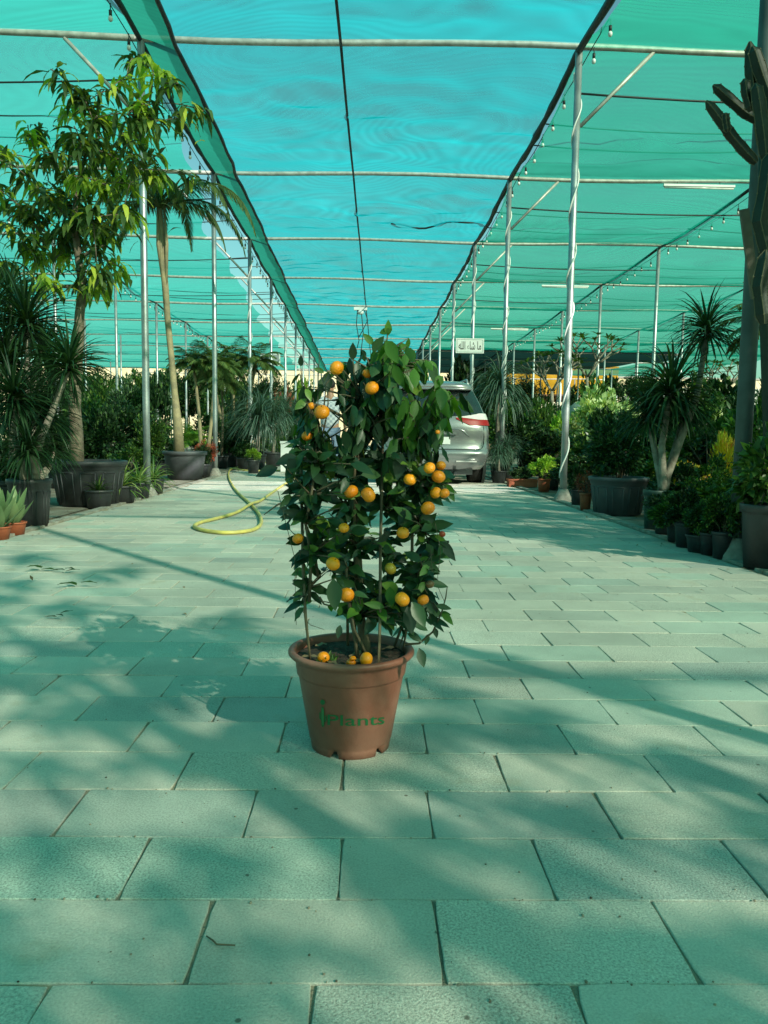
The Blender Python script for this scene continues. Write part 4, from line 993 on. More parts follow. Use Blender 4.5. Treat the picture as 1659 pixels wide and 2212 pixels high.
# trunks and stakes
def inpot(m_):
    for i, (x, y, z) in enumerate(m_.v):
        if z < .268:
            r = math.hypot(x, y)
            if r > .131: m_.v[i] = (x*.131/r, y*.131/r, max(z, .2))
tk = MB()
tk.tube([cp(792, 1420, .02), cp(788, 1385, .02), cp(778, 1330, .02), cp(775, 1250, .02), cp(772, 1180, .02), cp(773, 1100, .03), cp(770, 1020, .03), cp(775, 940, .03), cp(785, 870, .03), cp(800, 800, .03)], [.017, .015, .0125, .012, .011, .010, .009, .007, .0055, .004], 9)
tk.v[0:9] = [(x, y, .2) for x, y, z in tk.v[0:9]]
def twine(pts, r0, r1): 
    q = [cp(*p_) for p_ in pts]; k = len(q); tk.tube(q, [r0+(r1-r0)*i/(k-1) for i in range(k)], 6)
twine([(772, 1420, -.03), (768, 1380, -.03), (757, 1330, -.04), (752, 1270, -.04), (745, 1200, -.04)], .006, .004)
twine([(800, 1430, -.02), (765, 1360, -.05), (760, 1330, -.05)], .0045, .003)
twine([(668, 1300, -.05), (672, 1200, -.06), (660, 1130, -.05), (672, 1070, -.06), (682, 1010, -.05), (690, 960, -.05)], .0045, .003)
twine([(688, 1250, -.02), (675, 1170, -.04), (655, 1120, -.03), (668, 1050, -.02), (676, 990, 0)], .004, .003)
nodes = [(cp(x, y, d), r) for x, y, d, r in ((778, 1330, 0, .006), (775, 1250, .02, .006), (772, 1180, .02, .006), (773, 1100, .02, .006), (770, 1020, .02, .006), (775, 940, .02, .005), (785, 870, .02, .004), (800, 800, .02, .004),
    (668, 1270, -.04, .004), (672, 1200, -.05, .004), (662, 1130, -.05, .004), (672, 1070, -.05, .004), (682, 1010, -.05, .004), (690, 960, -.04, .003),
    (825, 1300, .03, .004), (828, 1200, .04, .004), (830, 1100, .04, .004), (830, 1000, .04, .004), (828, 900, .04, .004), (900, 1250, .03, .003), (915, 1150, .03, .003), (915, 1050, .03, .003), (905, 950, .03, .003))]
twine([(880, 1400, .04), (893, 1310, .04), (900, 1250, .03), (915, 1150, .03), (915, 1050, .03), (905, 950, .03), (890, 860, .03)], .005, .0025)
twine([(850, 1400, .06), (870, 1350, .04), (890, 1310, .03)], .004, .003)
# long bare arching twigs
tw = [[(875, 1392, .0), (905, 1390, .0), (935, 1365, -.02), (955, 1320, -.02), (963, 1290, -.02), (966, 1268, -.02)], [(640, 1075, 0), (600, 1090, -.03), (570, 1112, -.05)], [(690, 1290, -.05), (700, 1305, -.06), (725, 1312, -.06)], [(772, 1040, 0), (690, 975, -.08), (640, 1000, -.08)]]
for q in tw: twine(q, .0035, .0012)
twine([(775, 945, 0), (740, 900, -.02), (700, 878, -.05), (660, 870, -.05), (635, 872, -.05)], .005, .002)
for (x0_, y0_, x1_, y1_) in ((690, 760, 640, 1250), (940, 1130, 945, 1250), (600, 1060, 640, 1350), (930, 1180, 960, 1300), (660, 1340, 700, 1360)):
    twine([(x0_, y0_, -.05), ((x0_+x1_)/2+R.uniform(-18, 18), (y0_+y1_)/2, -.06), (x1_, y1_, -.05)], .0009, .0006)
blobs = [(870, 745, 40, 28, 6), (815, 770, 60, 30, 6), (740, 800, 60, 25, 5), (790, 860, 80, 55, 8), (900, 800, 40, 40, 6), (670, 850, 26, 26, 4), (862, 775, 55, 45, 9), (790, 800, 75, 42, 9), (905, 845, 75, 55, 13), (840, 860, 60, 55, 11), (765, 860, 70, 50, 11), (660, 890, 26, 60, 6), (690, 965, 50, 35, 8), (960, 868, 40, 42, 9), (655, 830, 20, 40, 3), (800, 950, 90, 50, 16), (915, 935, 50, 50, 9), (655, 1015, 48, 34, 8), (745, 1010, 60, 45, 10), (845, 1015, 70, 45, 12), (925, 1045, 40, 40, 7), (640, 1085, 34, 40, 6), (755, 1085, 75, 42, 12), (865, 1090, 60, 40, 9), (665, 1140, 42, 40, 8), (770, 1160, 80, 40, 12), (900, 1140, 52, 44, 9), (945, 1170, 22, 40, 4), (690, 1210, 50, 40, 7), (800, 1215, 70, 40, 9), (900, 1215, 45, 35, 7), (660, 1290, 22, 40, 3), (740, 1265, 50, 30, 6), (830, 1280, 60, 34, 8), (905, 1285, 36, 34, 5), (790, 1330, 60, 25, 4), (880, 1340, 50, 30, 6), (930, 1335, 25, 30, 4)]
fruit = []
for zx, zy, r in ((580, 510, 58), (820, 555, 38), (860, 670, 56), (375, 815, 34), (462, 862, 62), (345, 1050, 45)): fruit.append((570.2+.2708*zx, 656.7+.2708*zy, .2708*r, 0))
for zx, zy, r, kd in ((1320, 287, 48, 0), (1412, 268, 40, 0), (1392, 357, 56, 0), (1165, 380, 52, 0), (695, 475, 58, 0), (832, 502, 62, 0), (1370, 485, 48, 0), (1440, 490, 42, 0), (1308, 608, 58, 0), (638, 765, 43, 0), (1108, 805, 52, 0), (270, 850, 45, 0), (550, 1052, 58, 0), (1010, 1090, 50, 1), (658, 1300, 65, 0), (1103, 1335, 63, 0), (1270, 1340, 48, 0), (1422, 815, 27, 2), (1325, 1215, 35, 3), (1385, 1, 20, 0)): fruit.append((570.2+.2708*zx, 933+.2708*zy, .2708*r, kd))
RF = random.Random(5)
fpos = []
for i, (x, y, r, kd) in enumerate(fruit):
    dy = -.125+RF.uniform(-.02, .03)
    if i in (1, 3, 5, 7, 12, 17): dy += .04
    fpos.append((cp(x, y, dy), r/FPX*(YC+dy)*1.0, kd))
camp = V((0, 0, CH))-pc
winp = [cp(712, y, -.05) for y in (850, 870, 890, 910)]+[cp(705, 1100, -.05), (cp(690, 1320, -.05)), cp(700, 1250, -.05)]
def blocked(q, rad=.024):
    for f_ in winp:
        d = camp-f_; t = (q-f_).dot(d)/d.length_squared
        if (q-(f_+d*t)).length < .03: return True
    for f_, r, kd in fpos:
        d = camp-f_; t = (q-f_).dot(d)/d.length_squared
        if t > -.01:
            if (q-(f_+d*t)).length < r*.8+rad*.55: return True
    return False
cent = []
for (bx, by, rx_, ry_, k) in blobs:
    for _ in range(int(k*(1.65 if by < 1120 else 1.3))):
        a = R.uniform(0, 2*pi); q = math.sqrt(R.random()); cent.append((cp(bx+rx_*q*math.cos(a), by+ry_*q*math.sin(a), R.uniform(-.13, .15)), by))
ends = []
for (c_, by) in cent:
    a, ra = min(nodes, key=lambda n_: (c_-n_[0]).length*(1+(.5 if n_[0].z > c_.z else 0)))
    L = (c_-a).length; pts = catmull(a, c_, 4, V((R.uniform(-1, 1), R.uniform(-1, 1), R.uniform(.3, 1)))*L*.12)
    tk.tube(pts, [.0028, .0024, .002, .0016, .001], 5); ends.append((pts, by))
leafA, leafB = MB(), MB()
for pts, by in ends:
    k = R.randint(4, 7); young = (by < 800 and R.random() < .7) or (by < 880 and pts[-1].x > .12 and R.random() < .75) or R.random() < .07
    for i in range(k):
        t = 1-i*.2; f_ = max(0, t)*4; j = min(3, int(f_)); p_ = pts[j].lerp(pts[j+1], f_-j)
        ax = (pts[j+1]-pts[j]).normalized(); d = (rnd_dir(-.5, .6)*1.0+ax*.6+(V((0, 0, -1.5)) if by < 960 else V((0, -.12, .0)))).normalized()
        L = R.uniform(.032, .068); Wd = L*R.uniform(.38, .54)
        if blocked(p_+d*L*.5): continue
        nn = V((0, -.7, .6)) if by > 960 else rnd_dir(); (leafB if young else leafA).leaf(p_, d, (nn+rnd_dir()*.6).normalized(), L, Wd, R.uniform(.1, 1.1), R.choice((0, .05, .12)), 5)
# a few leaves placed by eye
for (x, y, dx, dz, L, yng, dy) in ((905, 1400, .3, -1, .05, 0, -.13), (735, 1350, -.2, -1, .035, 0, -.1), (733, 1330, .1, 1, .03, 1, -.1), (890, 1300, .5, -.8, .07, 0, -.16), (880, 1310, .2, -1, .07, 0, -.12), (720, 1250, .1, -1.2, .08, 0, -.12), (600, 1010, -1, -.3, .06, 0, -.05), (640, 985, -1, -.3, .055, 0, -.1), (655, 1275, -.6, -.6, .04, 0, -.05), (938, 1355, .3, -1, .03, 0, 0), (925, 1370, -.3, -1, .03, 0, 0), (950, 1325, 1, .05, .03, 1, 0), (838, 725, 0, 1.2, .04, 1, 0), (762, 778, 0, 1, .045, 0, 0), (650, 792, 0, 1, .03, 0, 0), (806, 745, -.5, .6, .04, 1, 0), (700, 805, -.8, .4, .03, 1, 0), (805, 760, .5, .8, .05, 0, 0), (820, 720, .8, .3, .035, 1, 0)):
    (leafB if yng else leafA).leaf(cp(x, y, dy), V((dx, -.2, dz)), V((.1, -1, .3)), L, L*.5, .2, .02, 5)
twine([(800, 800, .02), (822, 765, .01), (836, 735, 0), (838, 708, 0)], .003, .0012)
twine([(775, 850, .0), (765, 810, .0), (762, 775, 0)], .003, .0012); twine([(690, 960, -.04), (668, 880, -.02), (652, 830, 0), (650, 790, 0)], .0035, .0012)
twine([(836, 735, 0), (812, 742, 0), (806, 746, 0)], .0015, .001); twine([(700, 878, -.05), (704, 830, -.03), (720, 812, 0)], .002, .001); twine([(775, 850, 0), (735, 825, -.02), (716, 812, -.03)], .002, .001)
inpot(tk); tk.build('trunk', M_stem, cit)
leafA.build('foliage', L_citrus, cit); o = leafB.build('young_foliage', L_citrus_y, cit); o['label'] = 'fresh light green leaves at the top'
for pts, lb in (([(664, 1432, -.10), (660, 1330, -.08), (655, 1230, -.03), (650, 1000, .03), (648, 850, .05)], 0), ([(820, 1446, -.115), (821, 1340, -.09), (822, 1180, -.04), (826, 1000, .03), (828, 860, .07)], 0), ([(768, 1410, .06), (766, 1200, .05), (766, 1000, -.03), (768, 890, -.03)], 0), ([(752, 1405, .09), (750, 1250, .09), (745, 1000, .08)], 0), ([(880, 1415, .03), (884, 1330, .03), (890, 1200, .04), (893, 1020, .04)], 0)):
    m_ = MB(); m_.tube([cp(*q) for q in pts], .0042, 7); k = m_.v[0:7]; m_.v[0:7] = [(x, y, .2) for x, y, z in k]; inpot(m_); m_.build('stake', M_stake, cit)
# fruit
def fruitmat(name, a, b):
    m = mat(name, a, .36, b, 9, bump=.25, bscale=150); return m
M_or = [fruitmat('mandarin_skin', (.92, .30, .008), (.85, .22, .006)), fruitmat('mandarin_green', (.35, .28, .02), (.5, .2, .01)), fruitmat('mandarin_red', (.45, .06, .015), (.3, .04, .01)), fruitmat('mandarin_brown', (.12, .06, .03), (.2, .1, .04)), fruitmat('mandarin_yellow', (.95, .34, .01), (.9, .28, .008))]
def mandarin(m_, r, seed=0, stem=True):
    vs = []; nu, nv = 22, 14
    for i in range(nv+1):
        a = -pi/2+pi*i/nv; rr = math.cos(a); z = math.sin(a)*.88
        if abs(a) > 1.15: z -= math.copysign((abs(a)-1.15)*.28, a)
        for j in range(nu):
            th_ = 2*pi*j/nu; k = 1+.018*math.cos(9*th_)*abs(math.sin(a))+.02*noise.noise(V((seed, th_, a)))
            vs.append((r*rr*k*math.cos(th_), r*rr*k*math.sin(th_), r*z*k))
    m_.add(vs, [(i*nu+j, i*nu+(j+1) % nu, (i+1)*nu+(j+1) % nu, (i+1)*nu+j) for i in range(nv) for j in range(nu)])
calyx = MB(); calyx.tube([(0, 0, .7), (0, 0, .95)], .05, 5)
for k in range(5):
    a = k*1.257; calyx.kite(V((0, 0, .76)), V((math.cos(a), math.sin(a), -.05)), V((0, 0, 1)), .22, .14)
cal_me = calyx.data('calyx', mat('calyx_green', (.06, .1, .03), .7))
for i, (q, r, kd) in enumerate(fpos):
    m_ = MB(); mandarin(m_, r, i); o = m_.build('mandarin', M_or[kd if kd else (4 if i % 3 == 0 else 0)], cit); o.location = q
    o.rotation_euler = (RF.uniform(-.9, .9), RF.uniform(-.5, .5), RF.uniform(0, 6))
    if kd: o['label'] = ['', 'half green mandarin', 'tiny red fruit', 'withered brown fruit'][kd]
    link('calyx', cal_me, o, (0, 0, 0), 0, r)
for i, (zx, zy, r, lb) in enumerate(((425, 1188, 44, 'fallen mandarin lying on the pot soil at left against the rim'), (722, 1205, 40, 'split fallen mandarin lying on the pot soil in the middle'), (855, 1222, 50, 'fallen mandarin lying on the pot soil right of the split one'))):
    px, py = 570.2+.2604*zx, 1123.2+.2604*zy; dy = -.105; r_ = r*.2604/FPX*1.91*1.22; q = cp(px, py, dy)+pc
    m_ = MB()
    q.z = .247+r_*.84; dv = V((q.x-pc.x, q.y-pc.y)); lim = .112-r_*.3
    if dv.length > lim: dv = dv.normalized()*lim; q.x, q.y = pc.x+dv.x, pc.y+dv.y
    if i == 1:
        m_.ball((0, 0, -.004), r_*.8, 14, 9, (1, 1, .8), .3); m_.ball((.004, -.006, r_*.55), r_*.62, 12, 8, (1, .9, .7), .5)
        o = m_.build('fallen_mandarin', M_or[0])
    else: mandarin(m_, r_, i+40); o = m_.build('fallen_mandarin', M_or[4 if i else 0]); o.rotation_euler = (1.9, .3, i)
    o.location = q; tag(o, lb, 'fruit', 'fallen mandarins on the pot soil')
# weeds and dead leaves on the pot soil
wd = MB()
for k in range(9):
    b = cp(700+R.uniform(-10, 30), 1425, R.uniform(-.09, -.03)); b.z = .243
    for j in range(4): wd.leaf(b, V((R.uniform(-.6, .6), R.uniform(-.6, .3), 1)), V((0, -1, 0)), R.uniform(.015, .035), .006, .4, 0, 3)
wd.build('weed', L_mid, cit)
M_dl = mat('dead_leaf_brown', (.2, .15, .09), .8, (.3, .2, .1), 30)
for k in range(8):
    dl = MB(); a = R.uniform(0, 6.3); q = V((math.cos(a), math.sin(a), 0))*R.uniform(.03, .11); q.z = .251
    dl.leaf(q, V((R.uniform(-1, 1), R.uniform(-1, 1), .1)), V((0, 0, 1)), .05, .02, .1, .2, 4); dl.build('dead_leaf', M_dl, cit)

# ------------------------------------------------------------------ hose, fallen leaves and twigs
hp = [(615, 987), (588, 997), (560, 1003), (533, 1008), (508, 1012), (496, 1018), (494, 1032), (503, 1052), (516, 1069), (537, 1088), (553, 1105), (563, 1122), (562, 1138), (545, 1149), (515, 1154), (480, 1155), (445, 1151), (424, 1145), (421, 1139), (435, 1132), (467, 1124), (505, 1113), (537, 1101), (560, 1087), (579, 1073), (606, 1054), (634, 1036), (665, 1020), (700, 1008)]
raw = [G(x, y) for x, y in hp]; pts = []
for i in range(len(raw)-1):
    p0, p1, p2, p3 = raw[max(i-1, 0)], raw[i], raw[i+1], raw[min(i+2, len(raw)-1)]
    for k in range(6):
        t = k/6; q = .5*((2*p1)+(-p0+p2)*t+(2*p0-5*p1+4*p2-p3)*t*t+(-p0+3*p1-3*p2+p3)*t**3); pts.append(q)
pts.append(raw[-1])
for i, q in enumerate(pts): q.z = .018+.034*math.exp(-((i-22*6-1)/4)**2)
m_ = MB(); m_.tube(pts, .0165, 8); tag(m_.build('garden_hose', M_hose), 'yellow garden hose looped on the paving left of the mandarin tree', 'hose')
m_ = MB(); m_.tube([G(497, 1016)+V((0, 0, .05)), G(533, 1018)+V((0, 0, .018)), G(565, 1019)+V((0, 0, .018)), G(610, 1018)+V((0, 0, .018)), G(650, 1014)+V((0, 0, .018))], .0165, 8)
tag(m_.build('garden_hose', M_hose), 'second straight length of yellow hose further back on the paving', 'hose')
for i, (x, y, L, lb, yv) in enumerate(((92, 1234, .16, 'curled green leaf lying farthest left on the paving', 0), (136, 1238, .13, 'dark curled leaf right of the first fallen leaf', 1), (168, 1269, .14, 'green leaf lying nearest the camera of the three on the left paving', 0), (125, 1338, .09, 'small brown leaf in the shadow at left', 1))):
    m_ = MB(); g_ = G(x, y)
    for j in range(3): m_.leaf(V((R.uniform(-.02, .02), 0, .012+.008*j)), V((math.cos(j*2.2+i), .4*math.sin(j*2.2+i), .15)), V((0, 0, 1)), L*.6, L*.22, .3, .1, 4)
    o = m_.build('fallen_leaf', L_mid if not yv else L_dark); o.location = g_; tag(o, lb, 'leaf', 'leaves fallen on the paving')
m_ = MB(); a, b, c = G(446, 2027), G(468, 2046), G(508, 2048)
m_.tube([a+V((0, 0, .004)), a.lerp(b, .6)+V((0, 0, .006)), b+V((0, 0, .005)), c+V((0, 0, .005))], [.0012, .0016, .0016, .0012], 5)
tag(m_.build('fallen_twig', M_stem), 'thin dark twig lying across a paving joint in the foreground', 'twig')
m_ = MB(); RG = random.Random(11)
for _ in range(420):
    y = 1.05+RG.random()**1.7*8; x = RG.uniform(-.55, .55)*max(1.3, y)
    if RG.random() < .5: y = Y00+PD*round((y-Y00)/PD)+RG.uniform(-.006, .006)
    if PL < x < PR: s_ = RG.uniform(.0008, .003); m_.ball((x, y, s_*.5+.001), s_, 5, 3, (1, RG.uniform(.6, 1.6), .6))
tag(m_.build('grit', mat('grit', (.07, .05, .035), .9, (.35, .3, .22), 40)), 'scattered grains of grit and dry crumbs on the paving', 'grit', kind='stuff')

lt = MB(); RL = random.Random(17)
for _ in range(520):
    sd_ = RL.choice((-1, 1)); y = 3.5+RL.random()**1.4*22
    x = (PL-.1-.012*y if sd_ < 0 else PR+.05)+RL.gauss(0, .16)
    if RL.random() < .12: x = RL.uniform(PL, PR)
    lt.kite(V((x, y, .004+RL.random()*.006+(.03 if abs(x-(PR+.1)) < .07 or abs(x-(PL-.1-.012*y)) < .07 else 0))), V((RL.uniform(-1, 1), RL.uniform(-1, 1), RL.uniform(0, .3))), V((RL.uniform(-.3, .3), RL.uniform(-.3, .3), 1)), RL.uniform(.012, .045), RL.uniform(.008, .018))
tag(lt.build('leaf_litter', leafmat('dry_leaves', (.1, .07, .035), (.26, .19, .1), .1, .7)), 'dry leaf litter scattered along both kerbs', 'leaf litter', kind='stuff')

# ------------------------------------------------------------------ sign boards
c = W(1015, 747, Y0+SP*2-.07)
th = empty('sign_board', c, 'white rectangular sign with black Arabic script on a right pole', 'sign')
sw, sh = 60/FPX*(Y0+SP*2), 31/FPX*(Y0+SP*2)
m_ = MB(); m_.box((0, 0, 0), (sw, .02, sh)); m_.build('board', M_white, th, False)
m_ = MB()
for (x, z, a, b) in ((0, sh*.42, sw*.92, .012), (0, -sh*.42, sw*.92, .012), (-sw*.455, 0, .012, sh*.82), (sw*.455, 0, .012, sh*.82)): m_.box((x, -.0115, z), (a, .004, b))
m_.build('border', mat('sign_border', (.35, .45, .42), .6), th, False)
tm = text_mesh('\ufeea\ufee0\ufedf\ufe8d \u0621\ufe8e\ufeb7 \ufe8e\ufee3'); vs = [v.co.copy() for v in tm.vertices]
if vs:
    x0, x1, y0_, y1_ = min(v.x for v in vs), max(v.x for v in vs), min(v.y for v in vs), max(v.y for v in vs)
    m_ = MB(); m_.add([((v.x-(x0+x1)/2)/(x1-x0)*sw*.8, -.013, (v.y-(y0_+y1_)/2)/(y1_-y0_)*sh*.6) for v in vs], [tuple(p_.vertices) for p_ in tm.polygons])
    m_.build('lettering', M_wire, th, False)
c = W(584, 777, 25.6); th = empty('back_board', c, 'grey board in a white frame hanging on a far left pole', 'sign')
sw, sh = 41/FPX*25.6, 25/FPX*25.6
m_ = MB(); m_.box((0, 0, 0), (sw*.94, .02, sh*.9)); m_.build('panel', mat('grey_panel', (.3, .34, .36), .6), th, False)
m_ = MB()
for (x, z, a, b) in ((0, sh*.46, sw, .04), (0, -sh*.46, sw, .04), (-sw*.48, 0, .04, sh*.92-.04), (sw*.48, 0, .04, sh*.92-.04)): m_.box((x, 0, z), (a, .034, b))
m_.build('frame', M_white, th, False)

# ------------------------------------------------------------------ minivan seen from behind
cg = G(1023, 1037); SC = 1.03
CW = .945
def lerp_t(T, z):
    for (a, b), (c, d) in zip(T, T[1:]):
        if a <= z <= c: return b+(d-b)*(z-a)/(c-a)
    return T[-1][1] if z > T[-1][0] else T[0][1]
HW = [(.26, .84), (.34, .90), (.5, .945), (.75, .96), (.95, .945), (1.08, .915), (1.2, .88), (1.4, .80), (1.6, .70), (1.68, .655), (1.73, .60), (1.765, .52), (1.785, .40), (1.79, .3)]
RYT = [(.26, .14), (.34, .05), (.46, .0), (.56, .0), (.585, .035), (.62, .05), (.75, .075), (.9, .05), (1.0, .06), (1.08, .09), (1.3, .2), (1.6, .36), (1.645, .33), (1.68, .34), (1.73, .46), (1.765, .7), (1.785, 1.0), (1.79, 1.2)]
FYT = [(.26, 4.75), (.34, 4.86), (.5, 4.9), (.75, 4.84), (.95, 4.6), (1.02, 4.3), (1.08, 3.95), (1.4, 3.3), (1.6, 2.95), (1.7, 2.75), (1.765, 2.4), (1.785, 2.1), (1.79, 1.9)]
def rear(u, z, off=0):
    hw = lerp_t(HW, z)+off*(abs(u) > .9); p_ = 3.2; u = max(-1, min(1, u))
    return V((u*hw, lerp_t(RYT, z)+(1-(1-abs(u)**p_)**(1/p_))*.34-off, z))
van = empty('minivan', (0, 0, 0), 'silver minivan seen from behind parked in the aisle', 'car')
vx = W(951, 1000, 13.6).x; van.location = (vx-.11, 13.35, 0); van.rotation_euler = (0, 0, .02); van.scale = (SC,)*3
zs = [.26, .30, .34, .42, .5, .56, .585, .62, .7, .8, .9, .97, 1.03, 1.08, 1.15, 1.25, 1.35, 1.45, 1.55, 1.6, 1.645, 1.68, 1.71, 1.735, 1.755, 1.77, 1.78, 1.79]
us = [-1+2*i/28 for i in range(29)]
us = [math.copysign(abs(u)**.6, u) for u in us]
m_ = MB(); ring = []
for z in zs:
    r_ = [rear(u, z) for u in us]; hw = lerp_t(HW, z); fy = lerp_t(FYT, z); ya = r_[-1].y
    side = [V((hw, ya+(fy-.5-ya)*k/10, z)) for k in range(1, 11)]
    fr_ = [V((hw*math.cos(t), fy-.5+.5*math.sin(t), z)) for t in [pi*k/12 for k in range(1, 12)]]
    oth = [V((-q.x, q.y, q.z)) for q in reversed(side)]
    ring.append(r_+side+fr_+oth)
k = len(ring[0]); vs = [q for r_ in ring for q in r_]
m_.add(vs, [(i*k+j, i*k+(j+1) % k, (i+1)*k+(j+1) % k, (i+1)*k+j) for i in range(len(zs)-1) for j in range(k)])
m_.add(ring[-1], [tuple(range(k))]); m_.add(ring[0], [tuple(range(k-1, -1, -1))])
M_paint = mat('silver_paint', (.27, .275, .285), .25, (.25, .255, .265), 2, metal=.55, coat=.8)
m_.build('body', M_paint, van)
M_glass = mat('tinted_glass', (.012, .02, .022), .08, (.015, .022, .025), 3, coat=.5)
M_red = mat('lamp_red', (.32, .002, .004), .35, (.24, .002, .003), 30, coat=.2, spec=.3)
M_clear = mat('lamp_clear', (.62, .6, .6), .15, (.7, .6, .6), 30, coat=.6)
def patch(name, u0, u1, z0f, z1f, m, off, nu=14, nz=8, lab=None):
    m_ = MB(); vs = []
    for i in range(nu+1):
        u = u0+(u1-u0)*i/nu; za, zb_ = z0f(u), z1f(u)
        for j in range(nz+1): vs.append(rear(u, za+(zb_-za)*j/nz, off))
    m_.add(vs, [(i*(nz+1)+j, (i+1)*(nz+1)+j, (i+1)*(nz+1)+j+1, i*(nz+1)+j+1) for i in range(nu) for j in range(nz)]); return m_.build(name, m, van)
patch('rear_window', -.93, .93, lambda u: 1.14+.03*abs(u), lambda u: 1.60-.02*u*u, M_glass, .006, 20)
for s_ in (-1, 1):
    a, b = (.38, .999) if s_ > 0 else (-.999, -.38)
    zt_ = lambda u: 1.125-.03*min(1, max(0, (abs(u)-.5)/.3))
    lamp = patch('tail_light', a, b, lambda u: 1.0+.10*max(0, (.62-abs(u))/.24), zt_, M_red, .012, 16)
    m2 = MB(); vs = []
    for i in range(13):
        u = a+(b-a)*i/12; za = zt_(u)+.002; zb_ = za+.004+.10*max(0, min(1, (abs(u)-.45)/.4))
        for j in range(4): vs.append(rear(u, za+(zb_-za)*j/3, .013))
    m2.add(vs, [(i*4+j, (i+1)*4+j, (i+1)*4+j+1, i*4+j+1) for i in range(12) for j in range(3)]); m2.build('clear_lens', M_clear, lamp)
# gaps: tailgate outline
m_ = MB()
for s_ in (-1, 1): m_.tube([rear(s_*u, z, .002) for u, z in ((.86, 1.03), (.865, .95), (.865, .8), (.86, .68), (.84, .63), (.8, .605), (.7, .597))], .006, 5)
m_.tube([rear(u, .597, .002) for u in [-.7+.1*q for q in range(15)]], .006, 5); m_.build('tailgate_gap', M_wire, van)
m_ = MB(); vs = []
for i in range(21):
    u = -.9+1.8*i/20; a = rear(u, 1.60); 
    vs += [a+V((0, .06, .03)), a+V((0, -.13, .02)), a+V((0, -.14, -.005)), a+V((0, -.02, -.02))]
m_.add(vs, [(i*4+j, i*4+(j+1) % 4, (i+1)*4+(j+1) % 4, (i+1)*4+j) for i in range(20) for j in range(4)]); m_.add(vs[:4], [(0, 1, 2, 3)]); m_.add(vs[-4:], [(3, 2, 1, 0)])
m_.build('spoiler', M_paint, van)
for s_ in (-1, 1):
    m_ = MB(); m_.tube([(s_*.62, .75, 1.70), (s_*.62, .9, 1.80), (s_*.6, 2.5, 1.81), (s_*.6, 2.7, 1.72)], .02, 6); m_.build('roof_rail', M_galv, van)
    m_ = MB(); m_.add([V((s_*(lerp_t(HW, z)+.004), y, z)) for z in (1.1, 1.3, 1.5) for y in (.7+(z-1.1)*.6, 3.4-(z-1.1)*1.4)], [(0, 1, 3, 2), (2, 3, 5, 4)]); m_.build('side_window', M_glass, van, False)
    m_ = MB(); m_.box((s_*.52, -.004+.02, .40), (.34, .05, .022)); m_.build('reflector', M_clear, van, False)
    for y in (.98, 3.95):
        m_ = MB(); m_.lathe([(.24, -.11), (.31, -.11), (.335, -.09), (.34, 0), (.335, .09), (.31, .11), (.24, .11)], 28)
        o = m_.build('wheel', mat('tyre_rubber', (.015, .015, .016), .85), van); o.location = (s_*.80, y, .335); o.rotation_euler = (0, pi/2, 0)
        m_ = MB(); m_.lathe([(0, .085), (.06, .1), (.2, .09), (.24, .11), (.245, .0), (0, -.05)] if s_ > 0 else [(0, -.085), (.06, -.1), (.2, -.09), (.24, -.11), (.245, 0), (0, .05)], 20); m_.build('rim', M_galv, o)
        m_ = MB(); m_.lathe([(.02, s_*.155), (.39, s_*.155), (.39, s_*.10)], 28); o2 = m_.build('wheel_arch', M_wire, van); o2.location = (s_*.80, y, .335); o2.rotation_euler = (0, pi/2, 0)
m_ = MB(); m_.box((0, .42, .22), (1.3, .5, .1)); m_.tube([(.35, .05, .2), (.35, .5, .22)], .03, 8); m_.build('exhaust', M_wire, van, False)
m_ = MB(); m_.box((0, .058, .74), (.5, .02, .12)); m_.build('number_plate', M_white, van, False)
m_ = MB(); m_.box((0, .03, .86), (.7, .05, .04)); m_.build('tailgate_handle', M_paint, van, False)
# tailgate moulding crease
m_ = MB(); m_.tube([rear(u, z, .0) for u, z in ((.25, .93), (.42, .93), (.5, .9), (.56, .84), (.6, .80))], [.004, .014, .016, .012, .004], 6); m_.tube([rear(-u, z, .0) for u, z in ((.25, .93), (.42, .93), (.5, .9), (.56, .84), (.6, .80))], [.004, .014, .016, .012, .004], 6); m_.build('tailgate_moulding', M_paint, van)
bx = W(629, 955, 17.5); th = empty('storage_box', (bx.x, 17.5, 0), 'white box standing on the left kerb behind the mandarin tree', 'box')
m_ = MB(); m_.box((0, 0, .32), (.42, .4, .62)); m_.build('box', M_white, th, False); m_ = MB(); m_.box((0, 0, .655), (.45, .43, .05)); m_.build('lid', M_white, th, False)

# ------------------------------------------------------------------ person walking away
def skin(name, vs, es, rs, m, parent, lv=2, roots=(0,)):
    me = bpy.data.meshes.new(name); me.from_pydata([tuple(v) for v in vs], es, []); ob = bpy.data.objects.new(name, me); col.objects.link(ob)
    sm = ob.modifiers.new('skin', 'SKIN'); sm.use_smooth_shade = True
    for i, r in enumerate(rs):
        r = r if hasattr(r, '__len__') else (r, r); me.skin_vertices[0].data[i].radius = r; me.skin_vertices[0].data[i].use_root = i in roots
    ss = ob.modifiers.new('sub', 'SUBSURF'); ss.levels = lv; ss.render_levels = lv
    dg = bpy.context.evaluated_depsgraph_get(); me2 = bpy.data.meshes.new_from_object(ob.evaluated_get(dg)); bpy.data.objects.remove(ob)
    me2.materials.clear(); me2.materials.append(m); me2.name = name
    me2.polygons.foreach_set('use_smooth', [True]*len(me2.polygons)); return link(name, me2, parent)
YPs = 14.0; pp = W(712, 1000, YPs); man = empty('person', (pp.x, YPs, 0), 'dark-haired person in a checked shirt and jeans walking away behind the mandarin tree', 'person')
M_skin = mat('skin', (.3, .16, .1), .55); M_hair = mat('hair_black', (.012, .01, .009), .6); M_jean = mat('denim', (.1, .15, .24), .8, (.16, .22, .32), 20)
